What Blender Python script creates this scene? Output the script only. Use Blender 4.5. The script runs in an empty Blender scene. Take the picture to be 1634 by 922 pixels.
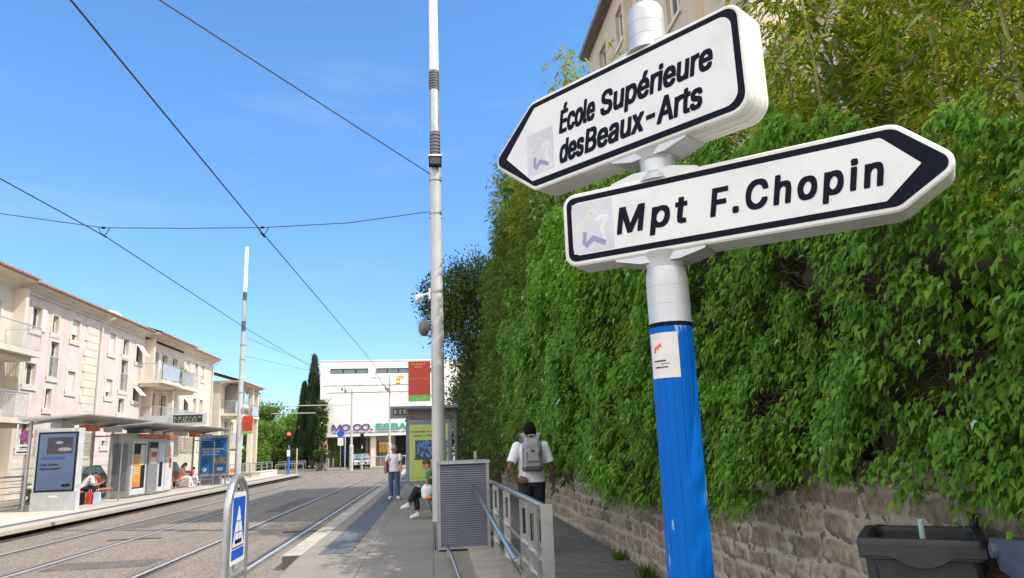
import bpy, bmesh, math, os, random
import numpy as np
from mathutils import Vector, Matrix
from mathutils.geometry import delaunay_2d_cdt
R = math.radians
random.seed(5); rng = np.random.default_rng(11)
sc = bpy.context.scene
COL = sc.collection

# ------------------------------------------------------------------ camera
EYE = 1.5; YAW = R(6.5048); PITCH = R(12.2243); ROLL = 0.035
d = Vector((math.sin(YAW)*math.cos(PITCH), math.cos(YAW)*math.cos(PITCH), math.sin(PITCH)))
r0 = Vector((math.cos(YAW), -math.sin(YAW), 0)); u0 = r0.cross(d)
rr = r0*math.cos(ROLL) - u0*math.sin(ROLL); uu = u0*math.cos(ROLL) + r0*math.sin(ROLL)
cam = bpy.data.cameras.new('camera'); co = bpy.data.objects.new('camera', cam); COL.objects.link(co)
co.matrix_world = Matrix(((rr.x, uu.x, -d.x, 0), (rr.y, uu.y, -d.y, 0), (rr.z, uu.z, -d.z, EYE), (0, 0, 0, 1)))
cam.sensor_width = 36; cam.lens = 1165/1634*36; cam.clip_end = 3000; cam.clip_start = .05
sc.camera = co
# ------------------------------------------------------------------ sky, sun, exposure
SUN_EL, SUN_AZ = R(52), math.atan2(.914, -.407)
w = bpy.data.worlds.new('World'); sc.world = w; w.use_nodes = True
nt = w.node_tree; bg = nt.nodes['Background']
sky = nt.nodes.new('ShaderNodeTexSky'); sky.sky_type = 'NISHITA'; sky.sun_disc = False
sky.sun_elevation = SUN_EL; sky.sun_rotation = SUN_AZ; sky.air_density = 1.15; sky.dust_density = .25; sky.ozone_density = 2.2; sky.altitude = 50
# deep blue sky ahead; unseen bright cloud added behind and overhead to brighten shade
def _n(t, **kw):
    x = nt.nodes.new(t)
    for k_, v_ in kw.items(): setattr(x, k_, v_)
    return x
tcw = _n('ShaderNodeTexCoord'); sxyz = _n('ShaderNodeSeparateXYZ'); nt.links.new(tcw.outputs['Generated'], sxyz.inputs[0])
tint = _n('ShaderNodeMix', data_type='RGBA', blend_type='MULTIPLY'); tint.inputs[0].default_value = 1; tr_ = _n('ShaderNodeValToRGB'); tr_.color_ramp.elements[0].position = .05; tr_.color_ramp.elements[1].position = .5; tr_.color_ramp.elements[0].color = (.47, .63, .93, 1); tr_.color_ramp.elements[1].color = (.49, .79, 1, 1)
nt.links.new(sxyz.outputs[2], tr_.inputs[0]); nt.links.new(tr_.outputs[0], tint.inputs[7]); nt.links.new(sky.outputs[0], tint.inputs[6])
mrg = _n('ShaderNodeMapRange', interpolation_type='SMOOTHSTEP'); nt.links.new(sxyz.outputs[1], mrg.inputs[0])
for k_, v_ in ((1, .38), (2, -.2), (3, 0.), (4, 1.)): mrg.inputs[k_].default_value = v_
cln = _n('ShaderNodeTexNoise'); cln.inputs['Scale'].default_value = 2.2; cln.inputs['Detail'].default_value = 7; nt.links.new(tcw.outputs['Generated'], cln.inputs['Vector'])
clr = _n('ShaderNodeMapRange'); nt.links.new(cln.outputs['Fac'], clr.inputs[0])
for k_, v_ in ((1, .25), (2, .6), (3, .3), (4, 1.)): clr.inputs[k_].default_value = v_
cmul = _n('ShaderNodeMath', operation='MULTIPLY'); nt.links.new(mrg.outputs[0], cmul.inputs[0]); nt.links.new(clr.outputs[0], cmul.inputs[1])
wmp = _n('ShaderNodeMapping'); wmp.inputs['Scale'].default_value = (2.2, 2.2, 9); wmp.inputs['Rotation'].default_value = (.12, .1, .4); nt.links.new(tcw.outputs['Generated'], wmp.inputs[0])
wno = _n('ShaderNodeTexNoise'); wno.inputs['Scale'].default_value = 1.6; wno.inputs['Detail'].default_value = 9; wno.inputs['Roughness'].default_value = .62; nt.links.new(wmp.outputs[0], wno.inputs['Vector'])
wmr = _n('ShaderNodeMapRange', interpolation_type='SMOOTHSTEP'); nt.links.new(wno.outputs['Fac'], wmr.inputs[0])
for k_, v_ in ((1, .5), (2, .78), (3, 0.), (4, .1)): wmr.inputs[k_].default_value = v_
wmx = _n('ShaderNodeMix', data_type='RGBA'); nt.links.new(wmr.outputs[0], wmx.inputs[0]); nt.links.new(tint.outputs[2], wmx.inputs[6]); wmx.inputs[7].default_value = (4.2, 4.4, 4.6, 1)
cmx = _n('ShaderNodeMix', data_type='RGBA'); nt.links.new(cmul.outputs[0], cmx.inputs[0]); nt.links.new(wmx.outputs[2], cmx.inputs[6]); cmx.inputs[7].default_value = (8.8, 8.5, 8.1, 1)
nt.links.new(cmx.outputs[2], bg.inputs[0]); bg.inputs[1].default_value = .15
sl = bpy.data.lights.new('sun', 'SUN'); so = bpy.data.objects.new('sun', sl); COL.objects.link(so)
sl.energy = 2.9; sl.angle = R(.53); sl.color = (1, .95, .88)
S = Vector((math.sin(SUN_AZ)*math.cos(SUN_EL), math.cos(SUN_AZ)*math.cos(SUN_EL), math.sin(SUN_EL)))
so.rotation_euler = (-S).to_track_quat('-Z', 'Y').to_euler()
sc.view_settings.view_transform = 'Standard'; sc.view_settings.look = 'None'
sc.view_settings.exposure = 0.78; sc.view_settings.gamma = 1
sc.cycles.max_bounces = 8; sc.cycles.transparent_max_bounces = 8; sc.cycles.use_denoising = True
sc.cycles.caustics_reflective = False; sc.cycles.caustics_refractive = False

# ------------------------------------------------------------------ materials
def _new(name):
    m = bpy.data.materials.new(name); m.use_nodes = True
    return m, m.node_tree, m.node_tree.nodes['Principled BSDF']
def rgb(c): return (c[0], c[1], c[2], 1)
def mul(c, k): return tuple(max(0, min(1, x*k)) for x in c)
def mat(name, c, rough=.6, metal=0, var=.12, scale=3, bump=0, bscale=60, c2=None, spec=.5, detail=6, lo=.35, hi=.65, coat=0):
    m, t, b = _new(name); N = t.nodes; L = t.links
    tc = N.new('ShaderNodeTexCoord'); no = N.new('ShaderNodeTexNoise'); no.inputs['Scale'].default_value = scale
    no.inputs['Detail'].default_value = detail; no.inputs['Roughness'].default_value = .65
    L.new(tc.outputs['Object'], no.inputs['Vector'])
    cr = N.new('ShaderNodeValToRGB'); cr.color_ramp.elements[0].position = lo; cr.color_ramp.elements[1].position = hi
    cr.color_ramp.elements[0].color = rgb(mul(c, 1-var)); cr.color_ramp.elements[1].color = rgb(c2 if c2 else mul(c, 1+var))
    L.new(no.outputs['Fac'], cr.inputs[0]); L.new(cr.outputs[0], b.inputs['Base Color'])
    b.inputs['Roughness'].default_value = rough; b.inputs['Metallic'].default_value = metal
    b.inputs['Specular IOR Level'].default_value = spec; b.inputs['Coat Weight'].default_value = coat
    if bump:
        n2 = N.new('ShaderNodeTexNoise'); n2.inputs['Scale'].default_value = bscale; n2.inputs['Detail'].default_value = 4
        L.new(tc.outputs['Object'], n2.inputs['Vector']); bp = N.new('ShaderNodeBump'); bp.inputs['Strength'].default_value = bump
        bp.inputs['Distance'].default_value = .01
        L.new(n2.outputs['Fac'], bp.inputs['Height']); L.new(bp.outputs[0], b.inputs['Normal'])
    return m
def glass(name, c=(.03, .04, .05), rough=.05): return mat(name, c, rough, 0, .25, .8, spec=.9)
def emit(name, c, k):
    m, t, b = _new(name); b.inputs['Base Color'].default_value = rgb(c); b.inputs['Emission Color'].default_value = rgb(c); b.inputs['Emission Strength'].default_value = k
    return m
def speckle(name, ca, cb, scale=170, cdark=(.05, .045, .04), stain=.5, stretch=(1, .12, 1), rough=.85):
    """aggregate asphalt: light and dark chips, with long stains along the track"""
    m, t, b = _new(name); N = t.nodes; L = t.links
    tc = N.new('ShaderNodeTexCoord'); v = N.new('ShaderNodeTexVoronoi'); v.inputs['Scale'].default_value = scale/4
    L.new(tc.outputs['Object'], v.inputs['Vector'])
    cr = N.new('ShaderNodeValToRGB'); cr.color_ramp.elements[0].color = rgb(ca); cr.color_ramp.elements[1].color = rgb(cb)
    cr.color_ramp.elements[0].position = .2; cr.color_ramp.elements[1].position = .8
    sp = N.new('ShaderNodeSeparateColor'); L.new(v.outputs['Color'], sp.inputs[0]); L.new(sp.outputs[0], cr.inputs[0])
    mp = N.new('ShaderNodeMapping'); mp.inputs['Scale'].default_value = stretch; L.new(tc.outputs['Object'], mp.inputs[0])
    n = N.new('ShaderNodeTexNoise'); n.inputs['Scale'].default_value = 2.2; n.inputs['Detail'].default_value = 7; n.inputs['Roughness'].default_value = .62
    L.new(mp.outputs[0], n.inputs['Vector'])
    c2 = N.new('ShaderNodeValToRGB'); c2.color_ramp.elements[0].position = .42; c2.color_ramp.elements[1].position = .72
    c2.color_ramp.elements[0].color = (0, 0, 0, 1); c2.color_ramp.elements[1].color = (stain, stain, stain, 1); L.new(n.outputs['Fac'], c2.inputs[0])
    mx = N.new('ShaderNodeMix'); mx.data_type = 'RGBA'; L.new(c2.outputs[0], mx.inputs[0]); L.new(cr.outputs[0], mx.inputs[6]); mx.inputs[7].default_value = rgb(cdark)
    L.new(mx.outputs[2], b.inputs['Base Color']); b.inputs['Roughness'].default_value = rough
    bp = N.new('ShaderNodeBump'); bp.inputs['Strength'].default_value = .5; bp.inputs['Distance'].default_value = .006
    L.new(v.outputs['Distance'], bp.inputs['Height']); L.new(bp.outputs[0], b.inputs['Normal'])
    return m
def bricky(name, ca, cb, mortar, bw, bh, msize=.015, plane='xy', offset=.5, rough=.85, bump=.5, var=.4, nscale=9, squash=1, warp=.0, dist=.02):
    m, t, b = _new(name); N = t.nodes; L = t.links
    tc = N.new('ShaderNodeTexCoord'); sx = N.new('ShaderNodeSeparateXYZ'); L.new(tc.outputs['Object'], sx.inputs[0])
    cb_ = N.new('ShaderNodeCombineXYZ'); idx = {'x': 0, 'y': 1, 'z': 2}
    L.new(sx.outputs[idx[plane[0]]], cb_.inputs[0]); L.new(sx.outputs[idx[plane[1]]], cb_.inputs[1])
    vec = cb_.outputs[0]
    if warp:
        nw = N.new('ShaderNodeTexNoise'); nw.inputs['Scale'].default_value = 3.; nw.inputs['Detail'].default_value = 3; L.new(vec, nw.inputs['Vector'])
        vm = N.new('ShaderNodeVectorMath'); vm.operation = 'MULTIPLY_ADD'; vm.inputs[1].default_value = (warp, warp, 0); L.new(nw.outputs['Color'], vm.inputs[0]); L.new(vec, vm.inputs[2]); vec = vm.outputs[0]
    br = N.new('ShaderNodeTexBrick'); L.new(vec, br.inputs['Vector']); br.offset = offset; br.squash = squash
    br.inputs['Color1'].default_value = rgb(ca); br.inputs['Color2'].default_value = rgb(cb); br.inputs['Mortar'].default_value = rgb(mortar)
    br.inputs['Scale'].default_value = 1; br.inputs['Brick Width'].default_value = bw; br.inputs['Row Height'].default_value = bh
    br.inputs['Mortar Size'].default_value = msize; br.inputs['Mortar Smooth'].default_value = .35
    no = N.new('ShaderNodeTexNoise'); no.inputs['Scale'].default_value = nscale; no.inputs['Detail'].default_value = 8; no.inputs['Roughness'].default_value = .7
    L.new(tc.outputs['Object'], no.inputs['Vector'])
    cr = N.new('ShaderNodeValToRGB'); cr.color_ramp.elements[0].position = .3; cr.color_ramp.elements[1].position = .7
    cr.color_ramp.elements[0].color = (1-var,)*3+(1,); cr.color_ramp.elements[1].color = (1, 1, 1, 1); L.new(no.outputs['Fac'], cr.inputs[0])
    mx = N.new('ShaderNodeMix'); mx.data_type = 'RGBA'; mx.blend_type = 'MULTIPLY'; mx.inputs[0].default_value = 1
    L.new(br.outputs['Color'], mx.inputs[6]); L.new(cr.outputs[0], mx.inputs[7]); L.new(mx.outputs[2], b.inputs['Base Color'])
    b.inputs['Roughness'].default_value = rough
    ad = N.new('ShaderNodeMath'); ad.operation = 'MULTIPLY_ADD'; L.new(br.outputs['Fac'], ad.inputs[0]); ad.inputs[1].default_value = -1.; L.new(no.outputs['Fac'], ad.inputs[2])
    bp = N.new('ShaderNodeBump'); bp.inputs['Strength'].default_value = bump; bp.inputs['Distance'].default_value = dist
    L.new(ad.outputs[0], bp.inputs['Height']); L.new(bp.outputs[0], b.inputs['Normal'])
    return m
def leafm(name, cols, trans=.35, rough=.45, tval=1.8):
    """leaf colours vary from leaf to leaf (random per island)"""
    m, t, b = _new(name); N = t.nodes; L = t.links
    g = N.new('ShaderNodeNewGeometry'); cr = N.new('ShaderNodeValToRGB'); e = cr.color_ramp.elements
    for i, c in enumerate(cols):
        p = i/(len(cols)-1)
        x = e[0] if i == 0 else (e[1] if i == len(cols)-1 else e.new(p))
        x.position = p; x.color = rgb(c)
    L.new(g.outputs['Random Per Island'], cr.inputs[0]); L.new(cr.outputs[0], b.inputs['Base Color']); b.inputs['Roughness'].default_value = rough; b.inputs['Specular IOR Level'].default_value = .22
    tr = N.new('ShaderNodeBsdfTranslucent'); ms = N.new('ShaderNodeMixShader'); ms.inputs[0].default_value = trans
    hs = N.new('ShaderNodeHueSaturation'); hs.inputs['Hue'].default_value = .495; hs.inputs['Saturation'].default_value = 1.05; hs.inputs['Value'].default_value = tval
    L.new(cr.outputs[0], hs.inputs['Color']); L.new(hs.outputs[0], tr.inputs[0])
    L.new(b.outputs[0], ms.inputs[1]); L.new(tr.outputs[0], ms.inputs[2]); L.new(ms.outputs[0], N['Material Output'].inputs[0])
    return m
M = dict(
 white_paint=mat('white_paint', (.8, .8, .79), .4, var=.03), galv=mat('galv', (.42, .43, .43), .42, .75, .18, 6),
 steel=mat('steel', (.62, .61, .58), .22, 1, .1, 8), steel_flat=mat('steel_flat', (.58, .57, .55), .32, .9, .14, 6),
 mastgrey=mat('mastgrey', (.46, .46, .45), .5, .1, .08, 2), mastwhite=mat('mastwhite', (.8, .8, .8), .45), darkband=mat('darkband', (.13, .13, .13), .5),
 cabgrey=mat('cabgrey', (.36, .37, .39), .45, .3, .08), louvre=mat('louvre', (.2, .21, .25), .4, .4, .1), black=mat('black', (.012, .012, .014), .6, spec=.2), blackhole=mat('blackhole', (.006, .006, .007), .9),
 shelter=mat('shelter', (.42, .42, .41), .4, .5, .08), kiosk=mat('kiosk', (.36, .36, .35), .4, .5, .1), kiosk_light=mat('kiosk_light', (.62, .63, .64), .4), frame_blue=mat('frame_blue', (.17, .19, .23), .4, .3),
 orange=mat('orange', (.75, .17, .04), .45, var=.06), red=mat('red', (.55, .05, .02), .5, var=.06), green=mat('green', (.17, .5, .08), .5), purple=mat('purple', (.1, .05, .26), .5), teal=mat('teal', (.01, .36, .26), .5),
 blue=mat('blue', (.012, .13, .62), .35), signblue=mat('signblue', (.005, .085, .55), .4), navytext=mat('navytext', (.006, .008, .018), .7, spec=.12), gold=mat('gold', (.75, .42, .08), .5),
 cloth_white=mat('cloth_white', (.72, .73, .78), .85, var=.06, scale=12, bump=.3, bscale=25), jeans=mat('jeans', (.06, .1, .19), .85, var=.25, scale=14, bump=.2), navy=mat('navy', (.012, .014, .03), .85, var=.3, scale=10), blackcloth=mat('blackcloth', (.012, .012, .014), .85),
 greencloth=mat('greencloth', (.02, .12, .09), .85, c2=(.03, .2, .13), scale=16), grey_hair=mat('grey_hair', (.3, .29, .28), .7, var=.4, scale=40), brown_hair=mat('brown_hair', (.07, .035, .02), .6, var=.4, scale=40), black_hair=mat('black_hair', (.01, .009, .008), .9, spec=.08),
 skin=mat('skin', (.5, .27, .18), .55, var=.08), skin_dark=mat('skin_dark', (.12, .055, .032), .5, var=.1), shoe=mat('shoe', (.62, .64, .68), .6), pack=mat('pack', (.27, .27, .28), .8, var=.15, scale=20, bump=.3), packdark=mat('packdark', (.07, .06, .055), .8), pinkcloth=mat('pinkcloth', (.7, .45, .42), .85), palepants=mat('palepants', (.7, .62, .6), .85),
 pinkwall=mat('pinkwall', (.67, .555, .495), .85, var=.1, scale=.9, bump=.15, bscale=40), cream=mat('cream', (.67, .6, .49), .8, var=.06, scale=1.2), tile=mat('tile', (.36, .16, .09), .8, var=.35, scale=6), shutter=mat('shutter', (.76, .72, .65), .6), paneglass=glass('paneglass'), curtain=mat('curtain', (.5, .48, .44), .8, var=.25, scale=2),
 lightblue=mat('lightblue', (.5, .6, .72), .6), railgrey=mat('railgrey', (.5, .52, .53), .5, .3), mocowhite=mat('mocowhite', (.74, .73, .7), .7, var=.04, scale=.4), moconone=mat('beigewall', (.42, .34, .26), .8), darkglass=glass('darkglass', (.02, .025, .025)), bluglass=glass('bluglass', (.1, .2, .24)),
 bldg=mat('bldg', (.5, .42, .33), .85, var=.12, scale=.7, bump=.2), rope=mat('rope', (.05, .05, .055), .6), bin=mat('bin', (.035, .035, .037), .5, var=.25, scale=7, bump=.15, bscale=90), bin_blue=mat('bin_blue', (.1, .12, .16), .4), bin_cream=mat('bin_cream', (.5, .38, .22), .6, var=.2),
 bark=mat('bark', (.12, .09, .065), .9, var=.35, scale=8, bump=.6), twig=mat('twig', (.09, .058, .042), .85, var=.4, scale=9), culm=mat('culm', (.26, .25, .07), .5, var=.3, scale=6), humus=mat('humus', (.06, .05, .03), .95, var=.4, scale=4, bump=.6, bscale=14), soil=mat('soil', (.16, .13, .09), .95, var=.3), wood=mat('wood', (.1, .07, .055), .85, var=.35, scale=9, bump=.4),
 grass=mat('grass', (.1, .17, .035), .9, var=.35, scale=2, bump=.5), tyre=mat('tyre', (.02, .02, .02), .8), carpaint_dark=mat('carpaint_dark', (.025, .035, .035), .2, coat=1), carpaint_grey=mat('carpaint_grey', (.4, .42, .44), .25, .4, coat=1), pale_green=mat('pale_green', (.45, .62, .55), .5), rail=mat('rail', (.5, .49, .47), .42, .35, .2, 12), groove=mat('groove', (.02, .018, .016), .7),
 magenta=mat('magenta', (.6, .06, .22), .85), redlamp=emit('redlamp', (1, .05, .03), 4), amberlamp=emit('amberlamp', (1, .35, .02), 3), tactile=None, poster_yellow=mat('poster_yellow', (.65, .4, .02), .5), poster_teal=mat('poster_teal', (.03, .16, .15), .5), poster_cream=mat('poster_cream', (.72, .66, .5), .6), lime=mat('lime', (.42, .5, .13), .3, var=.03), adblue=mat('adblue', (.02, .2, .55), .25, var=.05), screen=mat('screen', (.07, .105, .2), .12, var=.1, scale=.8), screen_dark=mat('screen_dark', (.02, .02, .03), .15, var=.5, scale=3), berry=mat('berry', (.07, .22, .5), .45, var=.35, scale=40), offwhite=mat('offwhite', (.6, .59, .55), .5), sign_edge=mat('sign_edge', (.66, .6, .51), .5, var=.12, scale=2.5, c2=(.78, .77, .74), lo=.3, hi=.55), postgrey=mat('postgrey', (.55, .56, .57), .4, .35, .06), sticker=mat('sticker', (.74, .7, .66), .6, var=.06, scale=14))

# ------------------------------------------------------------------ mesh helpers
class MB:
    def __init__(s): s.v = []; s.f = []
    def add(s, vs, fs):
        n = len(s.v); s.v += [tuple(map(float, p)) for p in vs]; s.f += [tuple(i+n for i in f) for f in fs]; return s
    def box(s, x0, x1, y0, y1, z0, z1):
        v = [(x, y, z) for z in (z0, z1) for y in (y0, y1) for x in (x0, x1)]
        return s.add(v, [(0, 2, 3, 1), (4, 5, 7, 6), (0, 1, 5, 4), (2, 6, 7, 3), (0, 4, 6, 2), (1, 3, 7, 5)])
    def obox(s, c, u, v, w_):
        c, u, v, w_ = map(Vector, (c, u, v, w_))
        vs = [c+a*u+b*v+e*w_ for e in (-1, 1) for b in (-1, 1) for a in (-1, 1)]
        return s.add(vs, [(0, 2, 3, 1), (4, 5, 7, 6), (0, 1, 5, 4), (2, 6, 7, 3), (0, 4, 6, 2), (1, 3, 7, 5)])
    def cyl(s, p0, p1, r0_, r1=None, n=12): return s.tube([p0, p1], [r0_, r0_ if r1 is None else r1], n)
    def tube(s, pts, rad, n=8, closed=False):
        pts = [Vector(p) for p in pts]
        if not isinstance(rad, (list, tuple)): rad = [rad]*len(pts)
        k = len(pts); vs = []; fs = []; up = None
        for i, p in enumerate(pts):
            if closed: t = pts[(i+1) % k]-pts[i-1]
            else: t = pts[min(i+1, k-1)]-pts[max(i-1, 0)]
            t.normalize()
            if up is None:
                up = Vector((0, 0, 1)) if abs(t.z) < .9 else Vector((1, 0, 0))
            a = t.cross(up); 
            if a.length < 1e-4: a = t.orthogonal()
            a.normalize(); b = a.cross(t); up = b
            for j in range(n):
                an = 2*math.pi*j/n; vs.append(p+(a*math.cos(an)+b*math.sin(an))*rad[i])
        for i in range(k if closed else k-1):
            for j in range(n):
                i2 = (i+1) % k; fs.append((i*n+j, i2*n+j, i2*n+(j+1) % n, i*n+(j+1) % n)[::-1])
        if not closed: fs.append(tuple(range(n))); fs.append(tuple((k-1)*n+j for j in range(n))[::-1])
        return s.add(vs, fs)
    def loft(s, rings, cap=True):
        n = len(rings[0]); vs = [p for r_ in rings for p in r_]; fs = []
        for i in range(len(rings)-1):
            for j in range(n): fs.append((i*n+j, i*n+(j+1) % n, (i+1)*n+(j+1) % n, (i+1)*n+j))
        if cap: fs.append(tuple(range(n))[::-1]); fs.append(tuple((len(rings)-1)*n+j for j in range(n)))
        return s.add(vs, fs)
    def lathe(s, prof, c=(0, 0, 0), n=32):
        return s.loft([[(c[0]+r_*math.cos(2*math.pi*j/n), c[1]+r_*math.sin(2*math.pi*j/n), c[2]+z) for j in range(n)] for r_, z in prof])
    def prism(s, poly, o, u, v, t0, t1):
        o, u, v = map(Vector, (o, u, v)); n = u.cross(v).normalized()
        return s.loft([[o+u*a+v*b+n*t for a, b in poly] for t in (t0, t1)])
    def quad(s, *p): return s.add(p, [tuple(range(len(p)))])
    def ell(s, c, r_, n=12, m=8, rot=None):
        vs = []; fs = []
        for i in range(1, m):
            th = math.pi*i/m
            for j in range(n):
                ph = 2*math.pi*j/n; vs.append(Vector((r_[0]*math.sin(th)*math.cos(ph), r_[1]*math.sin(th)*math.sin(ph), r_[2]*math.cos(th))))
        vs += [Vector((0, 0, r_[2])), Vector((0, 0, -r_[2]))]
        if rot: vs = [rot @ p for p in vs]
        vs = [p+Vector(c) for p in vs]
        for i in range(m-2):
            for j in range(n): fs.append((i*n+j, (i+1)*n+j, (i+1)*n+(j+1) % n, i*n+(j+1) % n))
        T = len(vs)-2
        for j in range(n): fs.append((T, j, (j+1) % n)); fs.append((T+1, (m-2)*n+(j+1) % n, (m-2)*n+j))
        return s.add(vs, fs)
    def build(s, name, m, parent=None, smooth=False, world=True, loc=None, remesh=None, smoothit=0):
        v = s.v
        if parent is not None and world:
            o_ = rootloc(parent); v = [(a-o_[0], b-o_[1], c-o_[2]) for a, b, c in v]
        elif loc is not None and world: v = [(a-loc[0], b-loc[1], c-loc[2]) for a, b, c in v]
        me = bpy.data.meshes.new(name); me.from_pydata(v, [], s.f); me.update()
        ob = bpy.data.objects.new(name, me)
        if remesh:
            COL.objects.link(ob)
            a = ob.modifiers.new('r', 'REMESH'); a.mode = 'VOXEL'; a.voxel_size = remesh
            if smoothit: b = ob.modifiers.new('s', 'SMOOTH'); b.iterations = smoothit; b.factor = .5
            dg = bpy.context.evaluated_depsgraph_get(); me2 = bpy.data.meshes.new_from_object(ob.evaluated_get(dg)); ob.modifiers.clear()
            ob.data = me2; me = me2; COL.objects.unlink(ob); smooth = True
        if m: me.materials.clear(); me.materials.append(m)
        if smooth:
            me.polygons.foreach_set('use_smooth', [True]*len(me.polygons))
            if not remesh: me.set_sharp_from_angle(angle=R(28))
        COL.objects.link(ob)
        if parent is not None: ob.parent = parent
        elif loc is not None: ob.location = loc
        return ob
def rootloc(o):
    p = Vector((0, 0, 0))
    while o is not None: p = p+Vector(o.location); o = o.parent
    return p
def tag(o, label=None, cat=None, group=None, kind=None):
    if label: o['label'] = label
    if cat: o['category'] = cat
    if group: o['group'] = group
    if kind: o['kind'] = kind
    return o
def thing(name, label, cat, loc=(0, 0, 0), rz=0, group=None):
    o = bpy.data.objects.new(name, None); COL.objects.link(o); o.location = loc; o.rotation_euler = (0, 0, rz); o.empty_display_size = .2
    return tag(o, label, cat, group)
def bigmesh(name, V, F, m, parent=None, loc=None):
    """fast mesh from numpy arrays; F is (n,k)"""
    V = np.asarray(V, np.float32)
    if parent is not None: V = V-np.array(rootloc(parent), np.float32)
    elif loc is not None: V = V-np.array(loc, np.float32)
    me = bpy.data.meshes.new(name); me.vertices.add(len(V)); me.vertices.foreach_set('co', V.ravel())
    n, k = F.shape; me.loops.add(n*k); me.loops.foreach_set('vertex_index', F.astype(np.int32).ravel())
    me.polygons.add(n); me.polygons.foreach_set('loop_start', np.arange(0, n*k, k, dtype=np.int32)); me.polygons.foreach_set('loop_total', np.full(n, k, np.int32))
    me.update(calc_edges=True); me.validate(); me.materials.append(m)
    o = bpy.data.objects.new(name, me); COL.objects.link(o)
    if parent is not None: o.parent = parent
    elif loc is not None: o.location = loc
    return o
FONT = None
try: FONT = bpy.data.fonts.load(os.path.join(bpy.utils.system_resource('DATAFILES'), 'fonts', 'Inter.woff2'))
except Exception: FONT = None
GLYPHS = {}
def _outline(body, spacing=1., res=5):
    """the letters' outlines as closed loops of points"""
    c = bpy.data.curves.new('lettering', 'FONT'); c.body = body; c.fill_mode = 'NONE'
    if FONT: c.font = FONT
    c.space_character = spacing; c.resolution_u = res
    ob = bpy.data.objects.new('lettering', c); COL.objects.link(ob)
    me = bpy.data.meshes.new_from_object(ob.evaluated_get(bpy.context.evaluated_depsgraph_get()))
    P_ = [p.co[:2] for p in me.vertices]; adj = {}
    for e in me.edges: i, j = e.vertices; adj.setdefault(i, []).append(j); adj.setdefault(j, []).append(i)
    bpy.data.objects.remove(ob); bpy.data.curves.remove(c); bpy.data.meshes.remove(me)
    seen = set(); L_ = []
    for i in range(len(P_)):
        if i in seen or i not in adj: continue
        lp = [i]; seen.add(i); nx = i+1 if i+1 in adj[i] else adj[i][0]
        while nx not in seen:
            seen.add(nx); lp.append(nx); q = [j for j in adj[nx] if j not in seen]
            if not q: break
            nx = q[0]
        L_.append([P_[j] for j in lp])
    return L_
def glyph(ch):
    """one solid letter: its outlines triangulated, keeping the triangles the outlines wind around"""
    if ch not in GLYPHS:
        L_ = _outline(ch); pts = []; ed = []
        for lp in L_: n0 = len(pts); pts += lp; ed += [(n0+i, n0+(i+1) % len(lp)) for i in range(len(lp))]
        V, _, T, *_r = delaunay_2d_cdt([Vector(p) for p in pts], ed, [], 0, 1e-6)
        A_ = np.array([pts[i] for i, j in ed]); B_ = np.array([pts[j] for i, j in ed]); keep = []
        for t in T:
            x, y = np.mean([V[i][:] for i in t], axis=0)
            cr = (B_[:, 0]-A_[:, 0])*(y-A_[:, 1])-(x-A_[:, 0])*(B_[:, 1]-A_[:, 1])
            wn = np.sum((A_[:, 1] <= y) & (B_[:, 1] > y) & (cr > 0))-np.sum((A_[:, 1] > y) & (B_[:, 1] <= y) & (cr < 0))
            if wn != 0: keep.append(tuple(t))
        n = len(V); v = [(p.x, p.y, .5) for p in V]+[(p.x, p.y, -.5) for p in V]; f = keep+[tuple(i+n for i in t[::-1]) for t in keep]
        m0 = len(v); v += [(x, y, .5) for x, y in pts]+[(x, y, -.5) for x, y in pts]; f += [(m0+j, m0+i, m0+len(pts)+i, m0+len(pts)+j) for i, j in ed]
        GLYPHS[ch] = (np.array(v), f)
    return GLYPHS[ch]
def string_mesh(body, spacing):
    V = []; F = []; n = 0
    for i, ch in enumerate(body):
        if ch == ' ': continue
        gv, gf = glyph(ch); xm = max(p[0] for lp in _outline(body[:i+1], spacing, 5) for p in lp) if i else gv[:, 0].max()
        v = gv.copy(); v[:, 0] += xm-gv[:, 0].max(); V.append(v); F += [tuple(j+n for j in f) for f in gf]; n += len(v)
    return np.concatenate(V), F
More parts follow.
